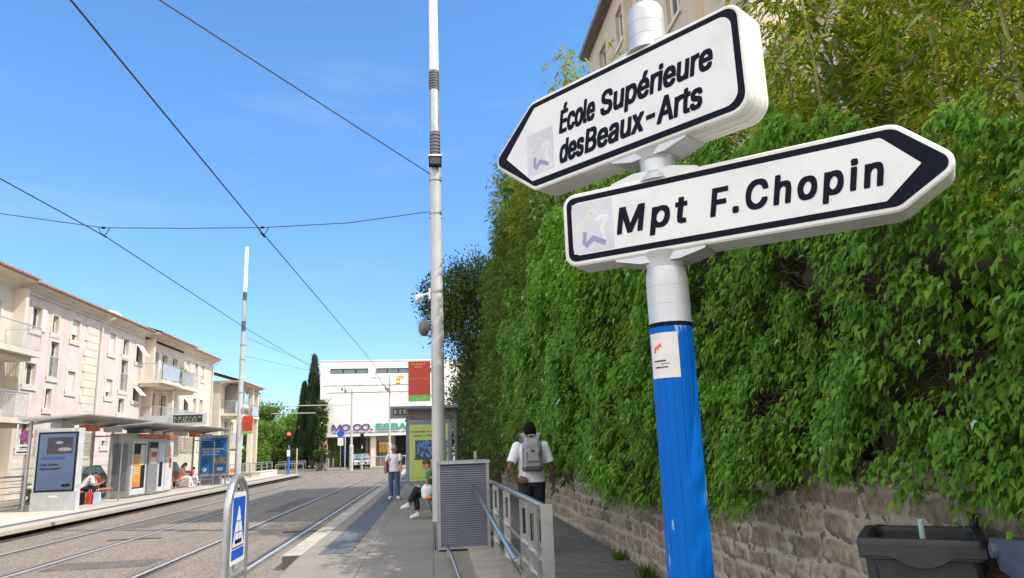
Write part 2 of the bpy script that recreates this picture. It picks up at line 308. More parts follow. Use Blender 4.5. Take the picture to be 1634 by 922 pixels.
def text(body, name, m, parent, o, u, v, h=.1, width=None, bold=0., ext=.001, align='L', spacing=1., fn=None, line=1., lift=0, slant=0.):
    """lettering laid on a surface: o = baseline start, u = reading direction, v = up; h = capital height"""
    av, fs = string_mesh(body, spacing)
    me = bpy.data.meshes.new(name); me.from_pydata(av.tolist(), [], fs); me.update()
    n = len(me.vertices); a = av.copy()
    cap = .727; k = h/cap; x0, x1 = a[:, 0].min(), a[:, 0].max(); kx = k if width is None else width/(x1-x0)
    a[:, 0] = (a[:, 0]-(x0 if width is not None or align == 'L' else (x0+x1)/2))*kx
    if width is not None and align == 'C': a[:, 0] -= width/2
    a[:, 1] *= k; a[:, 0] += slant*a[:, 1]; a[:, 2] = (a[:, 2]+.5)*ext+lift
    if bold:
        # thicken the strokes: shifted copies, each a hair above the last
        cps = [a]
        for i_ in range(8):
            an = math.pi*i_/4; sq_ = max(abs(math.cos(an)), abs(math.sin(an))); q_ = a.copy(); q_[:, 0] += bold*h*math.cos(an)/sq_; q_[:, 1] += bold*h*math.sin(an)/sq_; q_[:, 2] += (i_+1)*2e-5*max(1, h*40); cps.append(q_)
        fs = [tuple(p.vertices) for p in me.polygons]; bpy.data.meshes.remove(me); me = bpy.data.meshes.new(name)
        me.from_pydata(np.concatenate(cps).tolist(), [], [tuple(i_+k_*n for i_ in f_) for k_ in range(9) for f_ in fs]); a = np.concatenate(cps)
    o, u, v = Vector(o), Vector(u).normalized(), Vector(v).normalized(); nn = u.cross(v)
    off = rootloc(parent)
    if fn: W_ = np.array([fn(*p) for p in a])
    else: W_ = np.array(o)+a[:, :1]*np.array(u)+a[:, 1:2]*np.array(v)+a[:, 2:]*np.array(nn)
    W_ = W_-np.array(off)
    me.vertices.foreach_set('co', W_.astype(np.float32).ravel()); me.update(); me.materials.clear(); me.materials.append(m); me.name = name
    t = bpy.data.objects.new(name, me); COL.objects.link(t); t.parent = parent
    return t
def struct(o, name=None): o['kind'] = 'structure'; return o
def snoise(x, y, seed, f=1.):
    g = np.random.default_rng(seed); out = 0
    for k in range(7):
        a = g.uniform(0, 2*math.pi); fr = f*g.uniform(.6, 2.4); p = g.uniform(0, 6.28); out = out+np.sin((x*math.cos(a)+y*math.sin(a))*fr+p)/7**.5
    return out
def wall_open(mb, o, u, n, U0, U1, z0, z1, ops, depth=.2):
    """wall face on plane o + u*a (+z), outward normal n, with rectangular openings (a0,a1,z0,z1) that have reveals"""
    o, u, n = Vector(o), Vector(u), Vector(n)
    us = sorted({U0, U1, *[q for p in ops for q in p[:2] if U0 < q < U1]}); zs = sorted({z0, z1, *[q for p in ops for q in p[2:4] if z0 < q < z1]})
    P_ = lambda a, z, dd=0: tuple(o+u*a+Vector((0, 0, z))-n*dd)
    flip = u.cross(Vector((0, 0, 1))).dot(n) < 0
    def q(*p): mb.quad(*(p[::-1] if flip else p))
    for i in range(len(us)-1):
        for j in range(len(zs)-1):
            cu, cz = (us[i]+us[i+1])/2, (zs[j]+zs[j+1])/2
            if any(p[0] < cu < p[1] and p[2] < cz < p[3] for p in ops): continue
            q(P_(us[i], zs[j]), P_(us[i+1], zs[j]), P_(us[i+1], zs[j+1]), P_(us[i], zs[j+1]))
    for a0, a1, b0, b1 in [p[:4] for p in ops]:
        q(P_(a0, b0), P_(a0, b1), P_(a0, b1, depth), P_(a0, b0, depth)); q(P_(a1, b0), P_(a1, b0, depth), P_(a1, b1, depth), P_(a1, b1))
        q(P_(a0, b0), P_(a0, b0, depth), P_(a1, b0, depth), P_(a1, b0)); q(P_(a0, b1), P_(a1, b1), P_(a1, b1, depth), P_(a0, b1, depth))
    return mb
# ================================================================== THE SETTING
ASPH = speckle('tram_asphalt', (.12, .1, .08), (.31, .255, .2), cdark=(.13, .112, .09), stain=.7)
PAVE = speckle('pale_concrete', (.3, .265, .22), (.46, .41, .34), cdark=(.22, .2, .17), stain=.5, stretch=(.6, .5, 1))
DARKP = bricky('dark_pavers', (.2, .19, .175), (.14, .135, .125), (.09, .085, .08), .22, .11, .008, 'xy', var=.3, nscale=4, bump=.3)
SLAB = bricky('platform_slabs', (.28, .25, .21), (.24, .215, .18), (.1, .09, .08), 1.0, 1.0, .006, 'xy', offset=0, var=.22, nscale=2.5, bump=.12)
SLABL = bricky('left_platform_slabs', (.56, .5, .41), (.5, .45, .37), (.25, .22, .18), 1.2, 1.2, .006, 'xy', offset=0, var=.12, nscale=2.5, bump=.1)
M['tactile'] = bricky('tactile_strip', (.16, .175, .2), (.14, .155, .18), (.085, .09, .1), .028, .4, .006, 'xy', offset=0, var=.15, bump=1., dist=.004)
CONC = mat('concrete_edge', (.4, .355, .29), .85, var=.14, scale=2.5, bump=.3)
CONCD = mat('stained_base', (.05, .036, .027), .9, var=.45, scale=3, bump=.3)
def sheet(name, x0, x1, y0, y1, z, m):
    return struct(MB().quad((x0, y0, z), (x1, y0, z), (x1, y1, z), (x0, y1, z)).build(name, m))
sheet('ground', -700, 700, -300, 1200, -.30, PAVE)
struct(MB().box(-9.9, -1.7, -25, 60, -.29, -.2).box(-45, 12, 60, 79.2, -.29, -.2).build('tram_track_bed', ASPH))
# the left platform: pale coping over a recessed dark base
EDGE = [(-9.72, -6), (-9.78, 18.5), (-9.93, 25), (-10.15, 35), (-10.55, 60), (-10.7, 62.2)]
top = [(x, y) for x, y in EDGE]+[(-14.2, 62.2), (-14.2, -6)]
struct(MB().prism(top, (0, 0, 0), (1, 0, 0), (0, 1, 0), -.085, 0).build('platform', SLABL))
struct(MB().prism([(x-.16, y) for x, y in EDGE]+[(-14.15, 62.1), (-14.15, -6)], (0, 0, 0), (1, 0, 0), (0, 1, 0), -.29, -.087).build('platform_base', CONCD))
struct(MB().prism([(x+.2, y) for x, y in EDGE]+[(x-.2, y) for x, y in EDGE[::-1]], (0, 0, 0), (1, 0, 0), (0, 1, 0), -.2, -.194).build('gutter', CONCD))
for nm, o0, o1, m_ in (('platform_edge', .02, .5, CONC), ('tactile_strip', .62, .98, M['tactile'])):
    v = []
    for (x, y) in EDGE: v.append((x-o0, y))
    struct(MB().prism(v+[(x-o1, y) for x, y in EDGE[::-1]], (0, 0, 0), (1, 0, 0), (0, 1, 0), .001, .005).build(nm, m_))
sheet('street', -17.2, -14.25, -20, 64, -.12, ASPH)
struct(MB().box(-60, -17.2, -20, 63, -.29, .02).build('pavement', PAVE))
# the right platform, its ramp down towards the camera and the kerb under the railing
struct(MB().box(-2.28, .9, 12, 62, -.29, 0).build('platform', SLAB))
struct(MB().box(-2.3, -2.0, 12.02, 62, -.06, .004).build('platform_edge', CONC))
sheet('tactile_strip', -1.75, -1.26, 11.98, 61, .005, M['tactile'])
struct(MB().loft([[(-2.02, 12, 0), (.52, 12, 0), (.52, 12, -.28), (-2.02, 12, -.28)], [(-2.02, 5.2, -.17), (.52, 5.2, -.17), (.52, 5.2, -.28), (-2.02, 5.2, -.28)]]).build('ramp', SLAB))
sheet('pavement', -1.7, .52, -20, 5.2, -.172, DARKP)
struct(MB().box(.52, 1.0, 5.6, 12, -.29, .02).build('kerb', CONC))
struct(MB().loft([[(.9, -20, -.17), (2.9, -20, -.17), (2.9, -20, -.29), (.9, -20, -.29)], [(.9, 3, -.11), (2.9, 3, -.11), (2.9, 3, -.29), (.9, 3, -.29)], [(.9, 15, 0.0), (2.9, 15, 0.0), (2.9, 15, -.29), (.9, 15, -.29)], [(.9, 64, 0), (2.9, 64, 0), (2.9, 64, -.29), (.9, 64, -.29)]]).build('pavement', DARKP))
# rails: straight along the platforms, then swinging left in front of the white building
def railpath(x):
    p = [(x, -20), (x, 0), (x, 20), (x, 40), (x, 56)]; cx_ = -34; rad = x-cx_
    for k in range(1, 15):
        a = R(6*k); p.append((cx_+rad*math.cos(a), 56+rad*math.sin(a)*.78))
    return p
def strip(path, o0, o1, z0, z1):
    rings = []
    for i, (x, y) in enumerate(path):
        a = path[max(i-1, 0)]; b = path[min(i+1, len(path)-1)]; t = Vector((b[0]-a[0], b[1]-a[1])).normalized(); nx, ny = t.y, -t.x
        rings.append([(x+nx*o0, y+ny*o0, z0), (x+nx*o1, y+ny*o1, z0), (x+nx*o1, y+ny*o1, z1), (x+nx*o0, y+ny*o0, z1)])
    return MB().loft(rings)
CONCR = speckle('rail_surround', (.13, .115, .1), (.2, .18, .15), cdark=(.035, .03, .026), stain=.9)
for i, (x, lab) in enumerate([(-2.86, 'tram rail beside the right platform edge'), (-4.42, 'tram rail in the middle right of the track bed'), (-6.58, 'tram rail in the middle left of the track bed'), (-8.3, 'tram rail beside the left platform edge')]):
    path = railpath(x); sgn = -1 if i in (0, 2) else 1
    for nm, a, b, zt, m_ in (('rail_surround', -.11, .16, -.1955, CONCR), ('rail', -.035, .035, -.188, M['rail']), ('rail_groove', .036, .09, -.191, M['groove'])):
        if sgn < 0: a, b = -b, -a
        struct(strip(path, a, b, -.26, zt).build(nm, m_))
# thin metal joint cover across the near track and manhole-like slab marks on the right platform
struct(MB().box(.02, .04, 11.9, 16, .001, .006).build('platform_drain', CONCD))
PATCH = speckle('repaired_asphalt', (.07, .062, .052), (.19, .165, .135), cdark=(.05, .045, .04), stain=.6, scale=200)
for x0, x1, y0, y1 in ((-6.35, -4.7, 13.2, 14.1), (-8.1, -7.3, 20.5, 26), (-5.2, -4.62, 24, 31)): sheet('asphalt_patch', x0, x1, y0, y1, -.1965, PATCH)
struct(MB().box(-3.35, -2.5, 17.55, 17.8, -.2, -.19).build('track_drain', CONCD)); struct(MB().box(-7.1, -6.0, 17.62, 17.8, -.2, -.191).build('track_drain', CONCD))
# lawn and far ground
struct(MB().box(-42, -9.0, 84, 100, -.28, -.1).build('lawn', M['grass']))
struct(MB().box(-45, 12, 79.2, 84, -.29, -.08).build('pavement', PAVE))
sheet('road', -45, 14, 76.5, 79.0, -.194, ASPH)
struct(MB().box(2.95, 9, -8, 60, -.29, .95).build('garden_bank', M['soil']))
# ---------------- sandstone wall: every stone a raised block in the height field
def stone_wall():
    t = thing('stone_wall', 'low wall of rough sandstone blocks under the overhanging green creeper', 'wall', (2.65, 12, -.2))
    g = np.random.default_rng(3)
    zs = [-.25]
    while zs[-1] < 1.35: zs.append(zs[-1]+g.uniform(.15, .23))
    nrow = len(zs)-1; joints = []
    for r_ in range(nrow):
        y = -6+g.uniform(0, .4); J = [y]
        while y < 30: y += g.uniform(.26, .52); J.append(y)
        joints.append(np.array(J))
    tone = [g.uniform(0, 1, len(J)+2) for J in joints]; pr = [g.uniform(-.012, .018, len(J)+2) for J in joints]
    mm, tt, b = _new('sandstone'); N = tt.nodes; L = tt.links
    at = N.new('ShaderNodeAttribute'); at.attribute_name = 'stone'
    no = N.new('ShaderNodeTexNoise'); no.inputs['Scale'].default_value = 13; no.inputs['Detail'].default_value = 9; no.inputs['Roughness'].default_value = .72
    cr = N.new('ShaderNodeValToRGB'); cr.color_ramp.elements[0].position = .36; cr.color_ramp.elements[1].position = .62; cr.color_ramp.elements[0].color = (.34, .31, .29, 1); cr.color_ramp.elements[1].color = (1.05, 1.02, 1, 1)
    mx = N.new('ShaderNodeMix'); mx.data_type = 'RGBA'; mx.blend_type = 'MULTIPLY'; fm = N.new('ShaderNodeMath'); fm.operation = 'MULTIPLY_ADD'; fm.inputs[1].default_value = .7; fm.inputs[2].default_value = .2; L.new(at.outputs['Alpha'], fm.inputs[0]); L.new(fm.outputs[0], mx.inputs[0])
    tc = N.new('ShaderNodeTexCoord'); L.new(tc.outputs['Object'], no.inputs['Vector']); L.new(no.outputs[0], cr.inputs[0]); L.new(at.outputs['Color'], mx.inputs[6]); L.new(cr.outputs[0], mx.inputs[7]); L.new(mx.outputs[2], b.inputs['Base Color'])
    b.inputs['Roughness'].default_value = .92
    bp = N.new('ShaderNodeBump'); bp.inputs['Strength'].default_value = 1; bp.inputs['Distance'].default_value = .022; L.new(no.outputs[0], bp.inputs['Height']); L.new(bp.outputs[0], b.inputs['Normal'])
    for y0, y1, st in ((-5, 1.5, .06), (1.5, 9.5, .016), (9.5, 29, .035)):
        ys = np.arange(y0, y1+st/2, st); zz = np.arange(-.24, 1.36, max(st, .016)); Y, Z = np.meshgrid(ys, zz, indexing='ij')
        Zw = Z+.024*snoise(Y*2.5, Z*2.5, 5, 1.3); Yw = Y+.035*snoise(Y*4, Z*4, 6, 1.5)
        row = np.clip(np.searchsorted(zs, Zw)-1, 0, nrow-1); H = np.zeros_like(Y); C = np.zeros(Y.shape+(4,)); C[..., 3] = 0
        for r_ in range(nrow):
            k = row == r_
            if not k.any(): continue
            J = joints[r_]; yy = Yw[k]; ji = np.clip(np.searchsorted(J, yy), 1, len(J)-1)
            dy = np.minimum(yy-J[ji-1], J[ji]-yy); dz = np.minimum(Zw[k]-zs[r_], zs[r_+1]-Zw[k]); dd = np.minimum(dy, dz)+.0045*snoise(yy*11, Zw[k]*11, 8, 2)
            s_ = np.clip((dd-.016)/.016, 0, 1); s_ = s_*s_*(3-2*s_); tn = tone[r_][ji]
            H[k] = s_*(.018+.7*pr[r_][ji])
            base = np.array([.31, .25, .185])[None]*(1-tn[:, None])+np.array([.5, .42, .325])[None]*tn[:, None]
            mort = np.array([.48, .43, .36])[None]
            C[k, :3] = base*s_[:, None]+mort*(1-s_[:, None]); C[k, 3] = s_
        H = H+.004*snoise(Y*30, Z*30, 19, 2)+.005*snoise(Y*14, Z*14, 9, 2)+.005*snoise(Y*5, Z*5, 10, 2)
        X = 2.66-H; ny, nz = Y.shape; V = np.stack([X, Y, Z], -1).reshape(-1, 3); ii = np.arange(ny*nz).reshape(ny, nz)
        F = np.stack([ii[:-1, :-1], ii[:-1, 1:], ii[1:, 1:], ii[1:, :-1]], -1).reshape(-1, 4)
        o = bigmesh('stonework', V, F, mm, t); at_ = o.data.color_attributes.new('stone', 'FLOAT_COLOR', 'POINT'); at_.data.foreach_set('color', C.reshape(-1, 4).astype(np.float32).ravel())
        o.data.polygons.foreach_set('use_smooth', [True]*len(o.data.polygons))
    MB().box(2.664, 2.95, -5, 29, -.25, 1.34).build('wall_core', M['soil'], t)
    MB().box(2.62, 2.96, 29.0, 29.35, -.25, 1.5).build('end_pier', M['bldg'], t)
stone_wall()
# ================================================================== BUILDINGS
def window_unit(root, X, y0, y1, z0, z1, fill='pane', awn=False, rail=False, m=None, frame=True):
    """window on a wall facing +X at X: cream surround, recessed pane with its glazing bars, optional shutter or guard rail"""
    mb = MB(); f = .17 if frame else 0
    if frame:
        mb.box(X+.002, X+.03, y0-f, y0, z0-f*.8, z1+f).box(X+.002, X+.03, y1, y1+f, z0-f*.8, z1+f).box(X+.002, X+.034, y0, y1, z1, z1+f).box(X+.002, X+.06, y0-f, y1+f, z0-f*1.3, z0)
        o = mb.build('window_surround', M['cream'], root)
    d_ = .17
    w_ = MB().box(X-d_-.02, X-d_, y0, y1, z0, z1).build('window', M['paneglass'], root)
    fr = MB(); 
    for a, b in ((y0, y0+.05), (y1-.05, y1), ((y0+y1)/2-.03, (y0+y1)/2+.03)): fr.box(X-d_+.002, X-d_+.03, a, b, z0, z1)
    fr.box(X-d_+.002, X-d_+.03, y0+.05, y1-.05, z1-.05, z1).box(X-d_+.002, X-d_+.03, y0+.05, y1-.05, z0, z0+.06)
    fr.build('window_frame', M['shutter'], w_)
    if fill == 'curtain': MB().box(X-d_-.0, X-d_+.0015, y0, (y0+y1)/2, z0, z1).build('curtain', M['curtain'], w_)
    if fill in ('shut', 'half'):
        zb = z0 if fill == 'shut' else z0+(z1-z0)*.3
        s_ = MB()
        k = int((z1-zb)/.06)
        for i in range(k): s_.box(X-.1, X-.085-(i % 2)*.004, y0+.01, y1-.01, zb+i*.06, zb+i*.06+.057)
        s_.build('roller_shutter', M['shutter'], root)
    if fill == 'open':
        MB().box(X+.035, X+.07, y1+.01, y1+.42, z0, z1).build('shutter', M['shutter'], root)
    if awn:
        MB().add([(X-.05, y0, z1), (X-.05, y1, z1), (X+.5, y1, z0+(z1-z0)*.35), (X+.5, y0, z0+(z1-z0)*.35), (X-.05, y0, z1-.04), (X-.05, y1, z1-.04), (X+.48, y1, z0+(z1-z0)*.35-.04), (X+.48, y0, z0+(z1-z0)*.35-.04)],
                 [(0, 1, 2, 3), (7, 6, 5, 4), (0, 3, 7, 4), (1, 5, 6, 2), (2, 6, 7, 3), (0, 4, 5, 1)]).build('shutter', M['shutter'], root)
    if rail:
        g = MB()
        for k in range(9): g.box(X+.035, X+.05, y0+(y1-y0)*k/8-.008, y0+(y1-y0)*k/8+.008, z0+.05, z0+.95)
        g.box(X+.03, X+.06, y0-.05, y1+.05, z0+.95, z0+1.0).box(X+.03, X+.06, y0-.05, y1+.05, z0+.02, z0+.05).build('guard_rail', M['railgrey'], root)
def balcony(root, X, X1, y0, y1, z, cover=None, both=True):
    s_ = MB().box(X+.002, X1, y0, y1, z-.22, z).box(X+.002, X1-.3, y0+.2, y1-.2, z-.4, z-.222).build('balcony', M['cream'], root)
    g = MB()
    def run(a, b):
        a, b = Vector(a), Vector(b); n = max(2, int((b-a).length/.115))
        for k in range(n+1):
            p = a.lerp(b, k/n); g.cyl(p+Vector((0, 0, .06)), p+Vector((0, 0, 1.0)), .009, n=4)
        g.cyl(a+Vector((0, 0, 1.02)), b+Vector((0, 0, 1.02)), .025, n=6).cyl(a+Vector((0, 0, .08)), b+Vector((0, 0, .08)), .014, n=5)
    e = .06
    run((X1-e, y0+e, z), (X1-e, y1-e, z)); run((X+.02, y0+e, z), (X1-e, y0+e, z)); run((X+.02, y1-e, z), (X1-e, y1-e, z))
    g.build('railing', M['railgrey'], s_)
    if cover:
        for a, b, m_ in cover: MB().box(X1-e-.035, X1-e-.025, a, b, z+.08, z+.98).build('screen_cloth', m_, s_)
    return s_
def roof_tiles(mb, X0, X1, z0, z1, y0, y1):
    ys = np.arange(y0, y1, .05); V = []; F = []
    for i, y in enumerate(ys):
        b = .045*abs(math.sin(math.pi*y/.24)); V += [(X0, y, z0+b), (X1, y, z1+b), (X0, y, z0-.05), (X1, y, z1-.08)]
    for i in range(len(ys)-1):
        a = i*4; b = a+4; F += [(a, b, b+1, a+1), (a, a+2, b+2, b), (a+2, a+3, b+3, b+2)]
    mb.add(V, F); return mb
def eave(root, X, y0, y1, z, out):
    """stepped plaster cornice along a wall facing +X"""
    prof = [(0, -.42), (.06, -.42), (.06, -.3), (.22, -.24), (.3, -.14), (out-.08, -.12), (out-.06, 0), (0, 0)]
    MB().loft([[(X+.003+a, y, z+b) for a, b in prof] for y in (y0, y1)]).build('cornice', M['cream'], root)
def apartments():
    X = -18
    t = thing('apartment_building', 'long three storey pink and cream apartment block with tiled roof behind the shelters', 'building', (X, 46, 0))
    top = [(34.75, 35.5, 7.5, 8.55, 'open'), (36.6, 37.15, 7.6, 8.45, 'pane'), (38.5, 39.3, 7.55, 8.6, 'half'), (42.93, 43.7, 7.45, 8.6, 'shut'), (44.8, 45.55, 7.6, 8.55, 'pane'), (46.75, 47.65, 7.4, 8.6, 'awn')]
    mid = [(34.6, 35.5, 4.97, 5.96, 'curtain'), (36.63, 37.38, 5.5, 7.2, 'rail'), (38.5, 39.3, 4.97, 5.98, 'shut'), (42.9, 43.72, 5, 6, 'half'), (44.67, 45.65, 5.5, 7.3, 'rail'), (46.66, 47.58, 5.04, 6, 'awn')]
    low = [(36.55, 37.1, 4.0, 4.95, 'pane'), (44.7, 45.5, 4.2, 5.05, 'pane'), (34.6, 35.6, 2.2, 3.3, 'curtain'), (38.5, 39.3, 2.3, 3.4, 'shut'), (42.9, 43.7, 2.3, 3.4, 'half'), (46.65, 47.6, 2.5, 3.6, 'pane')]
    pink = top+mid+low
    leftw = [(31.2, 32.3, 6.15, 8.3, 'pane'), (28.9, 30.2, 6.15, 8.3, 'curtain'), (31.2, 32.3, 3.35, 5.5, 'pane'), (28.9, 30.2, 3.35, 5.5, 'curtain'), (32.6, 33.3, 1.2, 3.4, 'pane'), (29.3, 30.5, .9, 2.9, 'shut')]
    right = [(49.1, 50.4, 6.4, 8.4, 'open'), (51.2, 52.1, 6.4, 8.4, 'pane'), (53.2, 54.1, 6.4, 8.4, 'curtain'), (49.1, 50.3, 3.75, 5.75, 'pane'), (51.4, 52.3, 3.75, 5.75, 'curtain'), (53.2, 54.1, 3.75, 5.75, 'pane'), (56, 56.9, 7.5, 8.6, 'shut'), (58.1, 58.8, 7.5, 8.6, 'pane'), (59.7, 60.45, 7.5, 8.6, 'half'),
             (56, 56.9, 4.9, 5.95, 'awn'), (58.1, 58.8, 4.9, 5.95, 'pane'), (59.7, 60.45, 4.9, 5.95, 'curtain'), (49.1, 50.2, 1.2, 3.3, 'shut'), (52, 53.2, 1.2, 3.3, 'pane'), (56, 56.9, 2.2, 3.3, 'shut'), (59.7, 60.45, 2.2, 3.3, 'pane')]
    for nm, y0, y1, ops, m_, z0 in (('wall', 33.5, 48.3, pink, M['pinkwall'], 1.62), ('wall', 20, 33.5, leftw, M['cream'], .02), ('wall', 48.3, 62.7, right, M['cream'], .02)):
        mb = MB(); wall_open(mb, (X, 0, 0), (0, 1, 0), (1, 0, 0), y0, y1, z0, 9.45, [o[:4] for o in ops if o[2] > z0-.01], .22); mb.build(nm, m_, t)
        for a, b, c, e, k in ops: window_unit(t, X, a, b, c, e, k if k not in ('awn', 'rail') else 'pane', k == 'awn', k == 'rail')
    pl = MB()
    for k in range(5): pl.box(X-.2, X+.05-(.012 if k % 2 else 0), 33.5, 48.3, .02+.32*k+(.02 if k else 0), .02+.32*(k+1))
    pl.build('plinth', M['cream'], t)
    MB().box(X-11, X-.25, 20, 62.7, .02, 9.4).box(X-10.9, X-.001, 62.5, 62.69, .02, 9.4).build('rear_walls', M['cream'], t)
    q = MB()
    for k in range(18): q.box(X+.002, X+.045, 39.95+(.0 if k % 2 else .25), 41.55, 1.66+k*.405, 1.66+k*.405+.385)
    q.build('quoins', M['cream'], t); q = MB()
    for k in range(18): q.box(X+.002, X+.045, 33.35, 33.75+(.25 if k % 2 else 0), 1.66+k*.405, 1.66+k*.405+.385)
    q.build('quoins', M['cream'], t)
    MB().tube([(X+.12, 41.7, .1), (X+.12, 41.7, 8.75), (X+.35, 41.75, 9.05), (X+.7, 41.8, 9.2)], .05, 8).build('drainpipe', M['cream'], t)
    MB().tube([(X+.12, 62.5, .1), (X+.12, 62.5, 8.8), (X+.7, 62.4, 9.2)], .045, 8).build('drainpipe', M['cream'], t)
    eave(t, X, 33.4, 62.9, 9.42, .6); eave(t, X, 20, 33.4, 9.42, .95); eave(t, X, 47.9, 55.2, 9.419, 1.0)
    rf = MB(); roof_tiles(rf, X+.68, X-5.6, 9.44, 11.6, 33.3, 47.9); roof_tiles(rf, X+1.02, X-5.6, 9.4, 11.6, 20, 33.35); roof_tiles(rf, X+1.08, X-5.6, 9.4, 11.6, 47.85, 55.3); roof_tiles(rf, X+.68, X-5.6, 9.44, 11.6, 55.25, 63)
    ro = rf.build('roof', M['tile'], t)
    MB().ell((X-1.2, 31.4, 9.95), (.8, .9, .5)).build('skylight_dome', M['mastwhite'], ro, smooth=True); MB().ell((X-1.0, 45.2, 9.95), (.6, .7, .35)).build('skylight_dome', M['mastwhite'], ro, smooth=True)
    balcony(t, X, -16.5, 26, 32.9, 6.12); balcony(t, X, -16.6, 26, 32.6, 3.35)
    balcony(t, X, -16.5, 47.3, 50.6, 6.35, [(47.45, 50.5, M['lightblue'])]); balcony(t, X, -16.55, 50.7, 54.6, 6.3, [(51.3, 53.6, M['railgrey'])]); balcony(t, X, -16.7, 48.2, 55, 3.7)
    # thin masonry fins beside the recessed balconies
    for b_ in ((X+.002, X+.5, 33.2, 33.45, .02, 9.0), (X+.002, X+.5, 48.3, 48.55, .02, 9.0), (X+.6, X+.9, 51.0, 51.35, .02, 6.05)): MB().box(*b_).build('pier', M['cream'], t)
    # pots with tall plants on the right hand balcony
    for y in (50.9, 51.6, 52.3):
        p = thing('potted_plant', {50.9: 'spiky yellow green plant nearest of three on the upper balcony', 51.6: 'spiky plant in the middle of three on the upper balcony', 52.3: 'spiky plant farthest of three on the upper balcony'}[y], 'plant', (-16.9, y, 6.3), group='plants on the upper balcony')
        MB().lathe([(.1, 0), (.16, .0), (.2, .35), (.17, .35), (.16, .28)], (-16.9, y, 6.3), 14).build('pot', M['tile'], p)
        lf = MB()
        for k in range(26):
            a = random.uniform(0, 6.28); e = random.uniform(.25, .6); h = random.uniform(.5, 1.25); dx, dy = math.cos(a)*e, math.sin(a)*e; sx_, sy = -math.sin(a)*.05, math.cos(a)*.05; b = Vector((-16.9, y, 6.6))
            lf.quad(b, b+Vector((dx*.5+sx_, dy*.5+sy, h*.7)), b+Vector((dx, dy, h*.8)), b+Vector((dx*.5-sx_, dy*.5-sy, h*.7)))
        lf.build('leaves', LEAF_BAMBOO, p)
    # second block farther on
    t2 = thing('apartment_building', 'cream apartment block with corner balconies, farther behind the left mast', 'building', (-16.5, 68, 0))
    ops = [(65.5, 66.6, 5.3, 7.2, 'pane'), (67.3, 68.3, 5.3, 7.2, 'curtain'), (65.5, 66.6, 2.5, 4.5, 'pane'), (67.3, 68.3, 2.5, 4.5, 'curtain')]
    mb = MB(); wall_open(mb, (-17.6, 0, 0), (0, 1, 0), (1, 0, 0), 64, 70.5, .02, 7.8, [o[:4] for o in ops], .2); mb.build('wall', M['cream'], t2)
    for a, b, c, e, k in ops: window_unit(t2, -17.6, a, b, c, e, k)
    MB().box(-26, -17.85, 64, 72.8, .02, 7.8).box(-17.86, -17.6, 63.8, 64, .02, 7.8).box(-26, -17.86, 63.8, 64, .02, 7.8).build('rear_walls', M['cream'], t2)
    for y in (70.8, 72.7): MB().box(-16.9, -16.5, y-.25, y+.25, .02, 7.78).build('corner_pier', M['cream'], t2)
    balcony(t2, -17.6, -16.35, 64.2, 67.2, 5.1, [(64.3, 67.1, M['lightblue'])]); balcony(t2, -17.6, -16.35, 70.0, 72.6, 5.1, [(70.1, 72.5, M['lightblue'])]); balcony(t2, -17.6, -16.35, 64.2, 67.2, 2.4, [(64.3, 67.1, M['lightblue'])])
    MB().box(-17.5, -16.42, 65.2, 67.1, 5.18, 7.6).build('glazed_loggia', mat('loggia_grey', (.22, .2, .2), .5), t2)
    eave(t2, -17.6, 63.6, 73.2, 7.8, 1.5); rf = MB(); roof_tiles(rf, -16.0, -22, 7.82, 9.7, 63.4, 73.4); rf.build('roof', M['tile'], t2)
